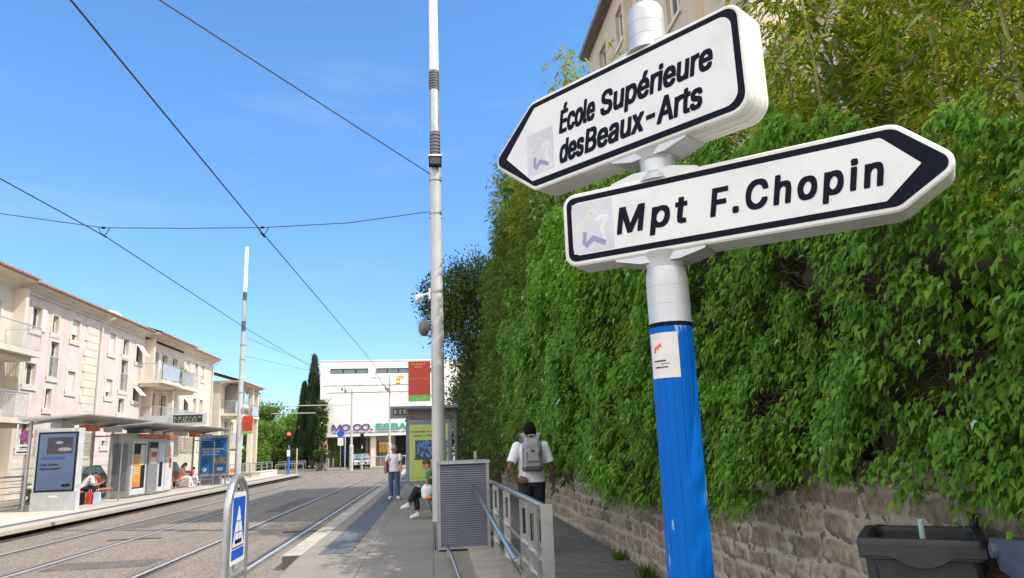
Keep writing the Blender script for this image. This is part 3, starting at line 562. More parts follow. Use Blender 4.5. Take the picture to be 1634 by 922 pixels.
def white_building():
    A = R(5); t = thing('exhibition_building', 'big white box shaped art school with purple and green letters on its front', 'building', (-11.8, 80, -.1), A)
    k = dict(world=False)
    ops = [(1.0, 5.0, 9.95, 10.5), (5.85, 11.8, 9.95, 10.5)]
    mb = MB(); wall_open(mb, (0, 0, 0), (1, 0, 0), (0, -1, 0), 0, 34, 3.3, 11.3, ops, .3)
    mb.box(0, .3, .02, 20, 3.3, 11.3); mb.box(33.7, 34, .02, 20, 3.3, 11.3); mb.box(.3, 33.7, .31, 20, 11.0, 11.2); mb.box(.3, 33.7, .02, 20, 3.32, 3.5)
    mb.box(-.06, 34.06, -.06, .3, 11.302, 11.4)
    mb.build('white_block', M['mocowhite'], t, **k)
    for a, b, c, e in ops:
        w_ = MB().box(a, b, .26, .29, c, e).build('strip_window', M['bluglass'], t, **k); f = MB(); n = 3 if b-a < 5 else 5
        for i in range(n+1): x = a+(b-a)*i/n; f.box(x-.05, x+.05, .2, .255, c, e)
        f.box(a, b, .21, .25, c, c+.07).box(a, b, .21, .25, e-.07, e); f.build('window_frame', M['black'], w_, **k)
    MB().box(0, 4.7, 9, 9.2, 0, 3.3).build('courtyard_wall', M['moconone'], t, **k); MB().box(4.7, 8.0, 2.5, 2.8, 0, 3.3).build('ground_floor_wall', M['moconone'], t, **k)
    MB().box(8.0, 33, 2.4, 2.45, .1, 3.3).build('glazed_front', M['darkglass'], t, **k)
    f = MB()
    for i in range(12): f.box(8.0+i*2.2, 8.08+i*2.2, 2.3, 2.39, .1, 3.3)
    f.build('glazing_bars', M['black'], t, **k)
    for x in (5.3, 14, 22): MB().box(x, x+.55, .5, 1.0, 0, 3.3).build('column', M['cream'], t, **k)
    MB().box(0.0, 34, -.6, 3, -.05, .12).build('step', CONC, t, **k)
    # framed poster in yellow and green
    p = MB().box(6.1, 7.35, 2.42, 2.49, .95, 2.75).build('poster', M['black'], t, **k); MB().box(6.2, 7.25, 2.405, 2.417, 1.55, 2.4).build('yellow_band', M['poster_yellow'], p, **k); MB().box(6.2, 7.25, 2.405, 2.417, 1.05, 1.549).build('green_band', M['poster_teal'], p, **k); MB().box(6.2, 7.25, 2.405, 2.417, 2.401, 2.68).build('pale_band', M['poster_cream'], p, **k)
    def lt(s_, x0, x1, z, h, m_, e=.14, name='letters', bold=.03):
        o = text(s_, name, m_, t, (0, 0, 0), (1, 0, 0), (0, 0, 1), h, x1-x0, bold=bold*1.2, ext=e, fn=lambda x, y, zz: Vector((x0+x, -.01-zz, z+y))+rootloc(t))
    for s_, a, b, m_ in (('M', 1.32, 2.22, M['purple']), ('O', 2.26, 3.14, M['purple']), ('.', 3.2, 3.4, M['purple']), ('C', 3.46, 4.3, M['purple']), ('O', 4.34, 5.22, M['purple']), ('.', 5.3, 5.52, M['purple']), ('E', 5.88, 6.52, M['teal']), ('S', 6.58, 7.36, M['teal']), ('B', 7.46, 8.2, M['teal']), ('A', 8.22, 9.1, M['teal'])):
        lt(s_, a, b, 3.93, .9, m_, .08, 'letter', .018)
    lt('MONTPELLIER CONTEMPORAIN - ÉCOLE SUPÉRIEURE DES BEAUX-ARTS', 1.35, 9.05, 3.62, .16, M['purple'], .03, bold=.01)
    # gate of green painted bars left of the entrance
    gt = thing('entrance_gate', 'tall black barred gate with greenery behind it under the white building', 'gate', (-9.5, 80.6, -.1), A)
    g = MB()
    for i in range(24): g.box(-.05+i*.115, -.02+i*.115, -.02, .02, .1, 3.0)
    for z in (.15, 1.6, 2.9): g.box(-.1, 2.75, -.03, .03, z, z+.07)
    for x in (-.15, 1.3, 2.75): g.box(x-.06, x+.06, -.05, .05, 0, 3.1)
    g.build('bars', M['black'], gt, world=False)
def right_building():
    t = thing('apartment_building', 'tall beige building with flat eaves rising behind the bamboo', 'building', (7.8, 23, .9))
    X = 7.8; ops = []
    for y in (19.6, 22.6, 25.6, 28.6):
        for z in (3.3, 6.3, 9.3, 12.3, 14.6, 17.4): ops.append((y, y+1.2, z, z+1.6))
    mb = MB(); wall_open(mb, (X, 0, 0), (0, 1, 0), (-1, 0, 0), 15.2, 31.8, .9, 19.9, ops, .25); mb.build('wall', M['bldg'], t)
    for a, b, c, e in ops:
        w_ = MB().box(X+.22, X+.24, a, b, c, e).build('window', M['paneglass'], t)
        f = MB().box(X+.16, X+.215, a, a+.07, c, e).box(X+.16, X+.215, b-.07, b, c, e).box(X+.16, X+.215, (a+b)/2-.04, (a+b)/2+.04, c, e).box(X+.16, X+.215, a+.07, b-.07, e-.07, e); f.build('window_frame', M['shutter'], w_)
        MB().box(X-.08, X-.002, a-.1, b+.1, c-.12, c-.002).build('sill', M['cream'], w_)
    MB().box(X+.3, 20, 15.2, 31.8, .9, 19.8).box(X+.01, X+.31, 31.6, 31.8, .9, 19.8).box(X+.01, X+.31, 15.2, 15.4, .9, 19.8).build('rear_walls', M['bldg'], t)
    for y in (17.9, 24.4): MB().box(X-.35, X-.002, y, y+.3, .9, 19.85).build('pilaster', M['bldg'], t)
    MB().box(X-.45, 20.2, 15.0, 32.1, 19.902, 20.15).build('roof_slab', mat('roof_edge', (.14, .12, .11), .7), t)
    # lower wing towards the camera
    t2 = thing('building_wing', 'low plain beige wing glimpsed through the bamboo above the signs', 'building', (7.8, 8, .9))
    ops = [(8.6, 9.8, 4.4, 6.0), (11.8, 13, 4.4, 6.0), (11.8, 13, 7.6, 9.0)]
    mb = MB(); wall_open(mb, (X+.05, 0, 0), (0, 1, 0), (-1, 0, 0), 3.5, 15.0, .9, 9.9, ops, .25); mb.build('wall', mat('pinkish_wall', (.6, .47, .4), .85, var=.1), t2)
    for a, b, c, e in ops:
        w_ = MB().box(X+.27, X+.29, a, b, c, e).build('window', M['paneglass'], t2); MB().box(X+.2, X+.265, (a+b)/2-.04, (a+b)/2+.04, c, e).box(X+.2, X+.265, a, a+.07, c, e).box(X+.2, X+.265, b-.07, b, c, e).build('window_frame', M['shutter'], w_)
    MB().box(X+.35, 16, 3.5, 15.0, .9, 9.85).box(X+.06, X+.36, 3.5, 3.7, .9, 9.85).build('rear_walls', M['bldg'], t2); MB().box(X-.2, 16.2, 3.3, 15.0, 9.902, 10.1).build('roof_slab', M['bldg'], t2)
# ================================================================== VEGETATION
LEAF_IVY = leafm('creeper_leaf', [(.06, .145, .012), (.1, .22, .017), (.13, .27, .022), (.11, .24, .018), (.19, .35, .035)], .34, .55, 2.1)
LEAF_DRY = leafm('dry_leaf', [(.22, .13, .05), (.3, .2, .08), (.3, .27, .08)], .3, .6)
LEAF_BAMBOO = leafm('bamboo_leaf', [(.06, .14, .014), (.05, .115, .014), (.1, .19, .018), (.075, .16, .016), (.14, .22, .02), (.27, .26, .03)], .42, .5, 2.3)
LEAF_HEDGE = leafm('fine_hedge_leaf', [(.05, .11, .018), (.07, .15, .022), (.1, .19, .03), (.15, .21, .035)], .35, .45)
LEAF_DARK = leafm('evergreen_leaf', [(.035, .075, .014), (.05, .1, .018), (.065, .125, .022), (.09, .11, .03)], .3, .55)
LEAF_CYP = leafm('cypress_leaf', [(.02, .045, .016), (.03, .06, .02), (.045, .08, .026)], .15, .6)
LEAF_PARK = leafm('park_leaf', [(.06, .12, .02), (.09, .17, .03), (.15, .22, .035), (.2, .23, .04)], .35, .5)
LEAF_LIME = leafm('fresh_green_leaf', [(.09, .19, .025), (.13, .25, .03), (.18, .3, .045)], .4, .5)
LEAF_BROWN = leafm('brownish_leaf', [(.08, .1, .03), (.14, .12, .04), (.19, .16, .07), (.1, .13, .03)], .3, .6)
IVY_T = np.array([[0, 0, 0], [.4, .34, -.12], [.24, .5, -.02], [0, 1.1, -.34], [-.24, .5, -.02], [-.4, .34, -.12], [0, .4, .09]]); IVY_F = np.array([[6, 0, 1], [6, 1, 2], [6, 2, 3], [6, 3, 4], [6, 4, 5], [6, 5, 0]])
BAM_T = np.array([[0, 0, 0], [.5, .3, .02], [0, 1, -.1], [-.5, .3, .02]]); BAM_F = np.array([[0, 1, 2], [0, 2, 3]])
def unit(a): return a/np.maximum(np.linalg.norm(a, axis=-1, keepdims=True), 1e-6)
def leaves(P_, T_, Nn, size, width, tmpl, faces):
    """instances of a leaf template: tip direction T_, surface normal about Nn"""
    T_ = unit(T_); S_ = unit(np.cross(T_, Nn)); N2 = np.cross(S_, T_); n = len(P_); k = len(tmpl)
    V = P_[:, None]+S_[:, None]*(tmpl[None, :, :1]*width[:, None, None])+T_[:, None]*(tmpl[None, :, 1:2]*size[:, None, None])+N2[:, None]*(tmpl[None, :, 2:]*size[:, None, None])
    F = faces[None]+(np.arange(n)*k)[:, None, None]
    return V.reshape(-1, 3), F.reshape(-1, faces.shape[1])
def merge(parts):
    V = []; F = []; n = 0
    for v, f in parts: V.append(v); F.append(f+n); n += len(v)
    return np.concatenate(V), np.concatenate(F)
BOT = np.array([(-6, 1.1), (2.94, 1.12), (3.22, 1.13), (3.43, 1.18), (3.67, 1.26), (4.07, 1.3), (4.45, 1.2), (5.42, .99), (6.5, .8), (8.44, .74), (10.1, .72), (13.1, .95), (16, .92), (20, 1.05), (30, 1.2)])
TOPC = np.array([(-6, 2.3), (2.2, 2.45), (2.6, 2.6), (3.1, 2.85), (3.7, 3.3), (4.2, 3.6), (5.1, 3.95), (6.2, 4.5), (8.8, 4.8), (12.85, 5.3), (15.6, 5.0), (20, 4.8)])
HOLES = [(3.95, 2.05, .42, .34), (4.25, 2.5, .3, .22), (4.0, 1.72, .3, .16), (3.35, 2.3, .2, .25), (4.9, 1.75, .3, .14), (3.1, 1.75, .22, .14), (4.5, 1.55, .25, .12), (5.6, 1.6, .25, .16), (5.3, 2.9, .2, .16), (6.4, 2.2, .22, .2), (3.6, 2.75, .25, .16)]
def creeper_x(Y, Z): return 2.42-.14*snoise(Y*2, Z*2, 21, 1.5)-.07*snoise(Y*5, Z*6, 22, 1.6)+.12*np.clip((1.3-Z)/.5, -1, 1)-.02*(Z-1)-.05*snoise(Y*9, Z*12, 24, 1.2)
def creeper():
    t = thing('creeper', 'dense green creeper hanging in leafy sprays over the stone wall', 'climbing plant', (2.8, 8, 1.0))
    parts = []
    for y0, y1, dens, sz in ((-1.5, 1.8, 50, .08), (1.8, 5.5, 250, .05), (5.5, 9, 175, .058), (9, 14.5, 95, .078), (14.5, 20.5, 55, .105)):
        n = int(dens*(y1-y0)*5); Y = rng.uniform(y0, y1, n); Z = rng.uniform(.6, 6.2, n)
        zb = np.interp(Y, BOT[:, 0], BOT[:, 1])+.02+sz+.09*snoise(Y*6, Y*0, 31, 1); zt = np.interp(Y, TOPC[:, 0], TOPC[:, 1])+.3*snoise(Y*2, Y*0, 32, 1)
        k = (Z > zb) & (Z < zt); 
        h = np.zeros(n)
        for hy, hz, ry, rz_ in HOLES: h = np.maximum(h, 1.02-((Y-hy)/ry)**2-((Z-hz)/rz_)**2)
        h = np.maximum(h, snoise(Y*2.2, Z*3, 33, 1.6)-1.6)
        k &= rng.uniform(0, 1, n) > np.clip(h*1.15, 0, .95)
        Y, Z = Y[k], Z[k]; n = len(Y); X = creeper_x(Y, Z)
        m = 20; side = rng.choice([-1, 1], (n, 1)); az = rng.normal(0, .6, (n, 1)); s_ = np.linspace(0, 1, m)[None]
        Ls = rng.uniform(2.6, 5.2, (n, 1))*sz; lat = rng.normal(0, 1, (n, m))*(.25+s_)*sz*.95
        # each spray arches out of the hedge, then droops sideways and down
        px = X[:, None]+.08-np.sin(s_*1.6)*Ls*.62; py = Y[:, None]+side*s_*Ls*(.4+.4*az)+lat; pz = Z[:, None]+Ls*(.42*np.sin(s_*2.2)-.62*s_**2)-.12*np.abs(lat)
        P_ = np.stack([px, py, pz], -1).reshape(-1, 3)+rng.normal(0, sz*.2, (n*m, 3)); q = n*m
        pts = rng.normal(0, .33, (q, 3)); T_ = np.array([-.62, 0, -.72])[None]+pts*np.array([.7, 1.2, .6]); Nn = np.array([-.6, -.1, .78])[None]+rng.normal(0, .4, (q, 3))
        sz_ = sz*rng.uniform(.55, 1.4, q); parts.append(leaves(P_, T_, Nn, sz_, sz_*rng.uniform(.55, .95, q), IVY_T, IVY_F))
    V, F = merge(parts); bigmesh('foliage', V, F, LEAF_IVY, t)
    q = 260; Y = rng.uniform(2, 9, q); Z = np.interp(Y, BOT[:, 0], BOT[:, 1])+rng.uniform(0, 2.6, q); X = creeper_x(Y, Z)-rng.uniform(-.05, .12, q); sz_ = rng.uniform(.025, .05, q)
    V, F = leaves(np.stack([X, Y, Z], -1), np.array([-.4, 0, -.8])[None]+rng.normal(0, .5, (q, 3)), np.array([-.6, 0, .7])[None]+rng.normal(0, .5, (q, 3)), sz_, sz_*.8, IVY_T, IVY_F); bigmesh('dry_leaves', V, F, LEAF_DRY, t)
    # woody stems: a tangle seen in the gaps, plus the dark thatch behind them
    tw = MB()
    def strand(y, z, L_, r_):
        a = random.uniform(-.9, .9)+random.choice([0, math.pi]); pts = []; p = Vector((float(creeper_x(np.array(y), np.array(z)))+random.uniform(.06, .26), y, z))
        for k in range(6):
            pts.append(p.copy()); a += random.uniform(-.6, .6); p += Vector((random.uniform(-.025, .025), math.cos(a)*L_/6, math.sin(a)*L_/6))
        tw.tube(pts, [r_*(1-.12*k) for k in range(6)], 4)
    for hy, hz, ry, rz_ in HOLES:
        for k in range(int(230*(ry+rz_))): strand(hy+random.uniform(-1.2, 1.2)*ry, hz+random.uniform(-1.2, 1.2)*rz_, random.uniform(.15, .5), random.uniform(.0016, .004))
    for k in range(480): y = random.uniform(1.5, 13); strand(y, random.uniform(1.0, 4), random.uniform(.3, .8), random.uniform(.002, .006))
    tw.build('stems', M['twig'], t)
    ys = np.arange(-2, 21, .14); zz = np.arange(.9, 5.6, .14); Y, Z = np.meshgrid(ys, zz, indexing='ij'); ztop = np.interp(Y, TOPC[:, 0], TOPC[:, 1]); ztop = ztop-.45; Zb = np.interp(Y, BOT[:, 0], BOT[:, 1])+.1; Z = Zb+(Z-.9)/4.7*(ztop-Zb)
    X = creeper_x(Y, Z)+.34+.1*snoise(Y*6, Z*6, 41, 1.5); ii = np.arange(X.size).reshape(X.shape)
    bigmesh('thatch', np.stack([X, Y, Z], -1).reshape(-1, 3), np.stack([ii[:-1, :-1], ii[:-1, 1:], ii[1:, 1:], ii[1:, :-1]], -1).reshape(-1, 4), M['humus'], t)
    # a few stray long shoots over the stones
    return t
def bamboo_clump(y0, y1, hfun, dens, ls, label, x0=2.75, x1=4.4, fine=False, culms=True, zlow=1.0, m=None):
    yc = (y0+y1)/2; t = thing('bamboo_clump', label, 'bamboo', (3.3, yc, .95), group='bamboo clumps along the wall')
    ncul = int((y1-y0)*(6 if ls < .15 else 4)); cm = MB(); P_ = []; T_ = []; 
    bases = []
    for k in range(ncul):
        y = random.uniform(y0, y1); x = random.uniform(x0+.15, x1); H = hfun(y)*random.uniform(.8, 1.05); lx, ly = random.uniform(-.35, .1)*H*.12, random.uniform(-.3, .3)*H*.12
        pts = [Vector((x+lx*s_*s_, y+ly*s_*s_, .9+H*s_)) for s_ in (0, .3, .6, .85, 1)]; cm.tube(pts, [.017, .015, .011, .007, .003], 5); bases.append((x, y, lx, ly, H))
    if culms: cm.build('culms', M['culm'], t)
    n = int(dens*(y1-y0)); B = np.array(bases); pick = rng.integers(0, len(B), n); b = B[pick]; s_ = rng.beta(1.6, 1.15, n)
    s_ = np.maximum(s_, zlow/np.maximum(b[:, 4], 1)); rad = rng.uniform(.05, .62, n)*(1.15-.75*s_)*(1 if ls < .15 else 1.5); a = rng.uniform(0, 2*math.pi, n)
    C = np.stack([b[:, 0]+b[:, 2]*s_**2+np.cos(a)*rad, b[:, 1]+b[:, 3]*s_**2+np.sin(a)*rad, .9+b[:, 4]*s_-.35*rad], -1)
    mleaf = 7; q = n*mleaf; Cc = np.repeat(C, mleaf, 0)+rng.normal(0, ls*.35, (q, 3)); aa = np.repeat(a, mleaf)+rng.normal(0, .9, q)
    T_ = np.stack([np.cos(aa), np.sin(aa), rng.normal(-.45, .45, q)], -1); Nn = np.stack([rng.normal(-.1, .4, q), rng.normal(0, .4, q), np.ones(q)], -1)
    sz_ = ls*rng.uniform(.65, 1.3, q); V, F = leaves(Cc, T_, Nn, sz_, sz_*rng.uniform(.15, .24, q)*(1.5 if fine else 1), BAM_T, BAM_F); bigmesh('foliage', V, F, m or LEAF_BAMBOO, t)
    return t
def crown(parts, c, r_, n, ls, width=.5, up=.3, lump=.5, seed=0, tm=BAM_T, tf=BAM_F, shell=.55):
    """leaf faces through an uneven crown made of clumps"""
    g = np.random.default_rng(seed+77); c = np.array(c); r_ = np.array(r_); nc = max(8, int(n/90)); v = unit(g.normal(0, 1, (nc, 3))); rad = g.uniform(shell, 1., nc)**.7
    cl = c+v*r_*rad[:, None]; pick = g.integers(0, nc, n); Pp = cl[pick]+np.clip(g.normal(0, 1, (n, 3)), -1.9, 1.9)*r_.mean()*lump*.33*g.uniform(.6, 1.3, nc)[pick][:, None]
    out = unit((Pp-c)/r_); T_ = out*.7+g.normal(0, .7, (n, 3))+np.array([0, 0, -.25]); Nn = out+np.array([0, 0, up*2])+g.normal(0, .5, (n, 3)); sz_ = ls*g.uniform(.6, 1.35, n)
    parts.append(leaves(Pp, T_, Nn, sz_, sz_*width, tm, tf))
def tree(name, label, cat, base, crowns, m, ls, width=.5, trunk=.18, group=None, seed=0, shell=.55, lump=.5):
    t = thing(name, label, cat, base, group=group); parts = []; b = Vector(base); tr = MB()
    for i, (c, r_, n) in enumerate(crowns):
        crown(parts, c, r_, n, ls, width, seed=seed+i, shell=shell, lump=lump)
        c = Vector(c); mid = b.lerp(Vector((c.x, c.y, c.z-r_[2]*.35)), .55)+Vector((random.uniform(-.2, .2), random.uniform(-.2, .2), 0))
        tr.tube([b, b.lerp(mid, .5)+Vector((.05, 0, 0)), mid, c-Vector((0, 0, r_[2]*.2)), c+Vector((0, 0, r_[2]*.5))], [trunk*1.2, trunk, trunk*.75, trunk*.4, trunk*.1], 7)
        for k in range(7):
            v = Vector((random.gauss(0, 1), random.gauss(0, 1), random.uniform(-.3, 1))).normalized(); e = c+Vector((v.x*r_[0], v.y*r_[1], v.z*r_[2]))*.85
            tr.tube([c-Vector((0, 0, r_[2]*random.uniform(.1, .5))), c.lerp(e, .5)+Vector((0, 0, .1)), e], [trunk*.35, trunk*.2, trunk*.05], 5)
    tr.build('trunk', M['bark'], t); V, F = merge(parts); bigmesh('crown', V, F, m, t)
    return t
apartments(); white_building(); right_building()
creeper()
bamboo_clump(-1.5, 1.8, lambda y: 2.2, 110, .13, 'short bamboo at the near end of the wall')
bamboo_clump(1.8, 4.6, lambda y: 4.5+.3*(y-1.8), 1900, .115, 'yellowish bamboo behind the pointed tip of the lower sign', x0=2.7)
bamboo_clump(4.6, 8.2, lambda y: 5.2-.3*(y-4.6), 1900, .13, 'yellow green bamboo behind the right end of the upper sign', x0=2.7)
bamboo_clump(8.2, 13, lambda y: 3.5+.3*(y-8.2), 520, .17, 'bamboo behind the upper sign and under the beige building', x0=2.6)
bamboo_clump(13, 18, lambda y: 8.4+.35*(y-13), 450, .22, 'tall bamboo whose tip shows left of the beige building', x0=2.6)
bamboo_clump(18, 24.5, lambda y: 9.3+.25*(y-18), 330, .26, 'tall bamboo left of the upper sign pointing to the sky', x0=2.7)
bamboo_clump(24, 31, lambda y: 11.2+.1*(y-24), 330, .27, 'tallest bamboo, at the far end of the hedge', x0=2.9)
bamboo_clump(13.5, 21, lambda y: 6.2, 520, .2, 'bright green fine leaved hedge above the walking man', x0=2.35, x1=3.2, fine=True, zlow=.25, m=LEAF_HEDGE)
bamboo_clump(20.5, 30, lambda y: 8.3, 520, .22, 'fine leaved hedge beyond the walking man, next to the plank fence', x0=2.3, x1=3.4, fine=True, zlow=.15, m=LEAF_HEDGE)
tree('evergreen_tree', 'tall dark evergreen tree leaning out behind the tall right mast', 'tree', (3.6, 34, 0), [((2.7, 34, 7.6), (2.6, 2.4, 2.9), 24000), ((1.0, 34.5, 8.6), (1.5, 1.6, 1.5), 7000), ((3.4, 33, 4), (2, 2.2, 2.6), 14000)], LEAF_DARK, .17, .42, .16, seed=3)
tree('evergreen_tree', 'dark bushy evergreen reaching down to the pavement behind the right shelter', 'tree', (3.2, 42, 0), [((3.1, 41, 3.4), (2.0, 2.6, 3.4), 17000), ((2.9, 46, 3.2), (1.9, 2.6, 3.4), 13000)], LEAF_DARK, .2, .42, .15, seed=9)
tree('evergreen_tree', 'small dark green evergreen just beyond the plank fence', 'tree', (3.3, 31.5, 0), [((3.2, 31.6, 3.0), (1.2, 1.4, 3.0), 8000), ((3.3, 34.5, 3), (1.5, 1.7, 3), 3500)], LEAF_HEDGE, .24, .4, .12, seed=14)
def cypress(label, x, y, h, r_, n, seed):
    t = thing('cypress_tree', label, 'tree', (x, y, -.1)); g = np.random.default_rng(seed)
    s_ = g.beta(1.1, 1.4, n); a = g.uniform(0, 6.283, n); rad = r_*np.clip(np.minimum(s_*7, 1.), 0, 1)*(1-s_)**.62*(.72+.28*g.uniform(0, 1, n)**.5)*(1+.16*np.sin(a*3+s_*14)+.1*np.sin(a*5-s_*25))
    P_ = np.stack([x+rad*np.cos(a), y+rad*np.sin(a), .25+s_*h], -1); T_ = np.stack([np.cos(a)*.35, np.sin(a)*.35, np.ones(n)], -1)+g.normal(0, .25, (n, 3)); Nn = np.stack([np.cos(a), np.sin(a), a*0+.3], -1)
    V, F = leaves(P_, T_, Nn, .55*g.uniform(.6, 1.2, n), .16*g.uniform(.7, 1.2, n), BAM_T, BAM_F); bigmesh('crown', V, F, LEAF_CYP, t)
    MB().tube([(x, y, -.1), (x, y, h*.5), (x, y, h*.95)], [.22, .14, .03], 7).tube([(x, y, .2), (x, y, h*.3), (x, y, h*.82)], [r_*.35, r_*.55, .05], 9).build('trunk', M['bark'], t)
cypress('tall dark cypress spire left of the white building', -13.7, 88, 12.5, 1.22, 9000, 1)
cypress('shorter cypress spire leaning against the tall one', -14.9, 88.6, 9.4, .98, 5500, 2)
tree('ivy_clad_tree', 'dark ivy covered trunk at the left edge of the white building', 'tree', (-11.45, 78.9, -.1), [((-11.45, 79, 2.2), (.36, .5, 2.4), 2200), ((-11.45, 79, 5), (.28, .4, 2.2), 1300)], LEAF_DARK, .3, .5, .2, seed=21)
br = MB(); g_ = random.Random(4); tb = thing('bare_shrub_tree', 'bare grey branches rising above the ivy covered trunk', 'tree', (-11.4, 79.4, -.1))
for k in range(60):
    a = g_.uniform(0, 6.28); p = Vector((-11.4, 79.4, 5.2+g_.uniform(0, 1.6))); pts = [p]
    for j in range(4): p = p+Vector((math.cos(a)*.25+g_.uniform(-.15, .15), math.sin(a)*.25, g_.uniform(.0, .35))); pts.append(p)
    br.tube(pts, [.03, .022, .016, .01, .005], 4)
br.tube([(-11.4, 79.4, -.1), (-11.4, 79.4, 3), (-11.4, 79.4, 6.4)], [.14, .1, .05], 7); br.build('branches', M['bark'], tb)
PT = [('big green tree at the left edge of the garden, behind the left mast', -23.5, 103, 8.8, 3.4, LEAF_PARK), ('broad dark green tree in the middle of the garden', -20.3, 100, 8.0, 2.9, LEAF_HEDGE), ('light green tree beside the cypress', -17.4, 97, 7.0, 2.7, LEAF_LIME), ('olive brown tree in front of the broad dark green tree', -19.6, 93, 5.2, 2.0, LEAF_BROWN),
      ('tree with yellowish leaves behind the traffic light', -17.6, 92, 4.6, 1.8, LEAF_LIME), ('leafy green tree between the traffic light and the cypress', -15.6, 91, 4.3, 1.7, LEAF_PARK), ('dark rounded tree at the left of the garden above the station railing', -23, 92, 5.2, 2.5, LEAF_DARK), ('tall tree at the back of the garden', -27, 112, 9.6, 4, LEAF_PARK), ('grey green tree next to the cream block', -26.0, 96, 6.4, 2.8, LEAF_HEDGE)]
for i, (lab, x, y, h, r_, m_) in enumerate(PT):
    tree('garden_tree', lab, 'tree', (x, y, -.15), [((x, y, h-r_*.95), (r_, r_, r_*.95), 2600), ((x+r_*.5, y-.6, h-r_*1.7), (r_*.8, r_*.8, r_*.7), 1500), ((x-r_*.55, y-.3, h-r_*1.65), (r_*.75, r_*.8, r_*.75), 1300)], m_, .36, .6, .16, group='trees of the garden', seed=40+i)
for i, (lab, x0, x1, h, m_) in enumerate([('clipped bright green hedge left of the traffic light pole', -22.3, -18.9, 2.2, LEAF_LIME), ('clipped mid green hedge right of the traffic light pole', -18.4, -14.6, 2.0, LEAF_PARK), ('dark clipped hedge at the left end of the garden', -27, -22.6, 2.3, LEAF_DARK)]):
    t = thing('hedge', lab, 'hedge', ((x0+x1)/2, 88, -.15)); n = int(1300*(x1-x0)/3.5*2); P_ = np.stack([rng.uniform(x0, x1, n), 88+rng.uniform(-.6, .6, n), rng.uniform(-.1, h, n)], -1); f = rng.integers(0, 3, n); P_[f == 0, 1] = 87.4; P_[f == 1, 2] = h
    P_ += rng.normal(0, .09, P_.shape); T_ = rng.normal(0, 1, P_.shape)+np.array([0, -.6, .2]); V, F = leaves(P_, T_, np.array([0, -.6, .8])+rng.normal(0, .4, P_.shape), np.full(n, .28), np.full(n, .17), BAM_T, BAM_F); bigmesh('foliage', V, F, m_, t)
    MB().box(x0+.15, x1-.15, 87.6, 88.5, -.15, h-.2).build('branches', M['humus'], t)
tree('slim_tree', 'slim upright light green tree left of the traffic light', 'tree', (-17.6, 80.5, -.1), [((-17.6, 80.5, 3.2), (.42, .42, 2.8), 1500)], LEAF_LIME, .25, .5, .06, seed=70)
tree('garden_shrub', 'shrub showing through the bars of the entrance gate', 'shrub', (-7.8, 84.5, -.1), [((-8.2, 84.5, 1.4), (2.6, .8, 1.7), 3500)], LEAF_LIME, .3, .6, .08, seed=75)
# weeds along the foot of the wall
for i, (x, y, lab) in enumerate([(2.5, 8.95, 'small green weed at the foot of the stone wall'), (2.52, 10.3, 'tuft of weeds by the wall, beyond the small green weed'), (-13.6, 25.2, 'green weed beside the foot of the left shelter post')]):
    t = thing('weed', lab, 'plant', (x, y, -.06 if x > 0 else 0)); n = 70; a = rng.uniform(0, 6.28, n); P_ = np.stack([x+rng.normal(0, .04, n), y+rng.normal(0, .06, n), np.full(n, (-.06 if x > 0 else 0.))], -1)
    V, F = leaves(P_, np.stack([np.cos(a)*.6, np.sin(a)*.6, np.ones(n)], -1), np.stack([np.cos(a), np.sin(a), a*0+.2], -1), rng.uniform(.06, .2, n), np.full(n, .025), BAM_T, BAM_F); bigmesh('leaves', V, F, LEAF_HEDGE, t)

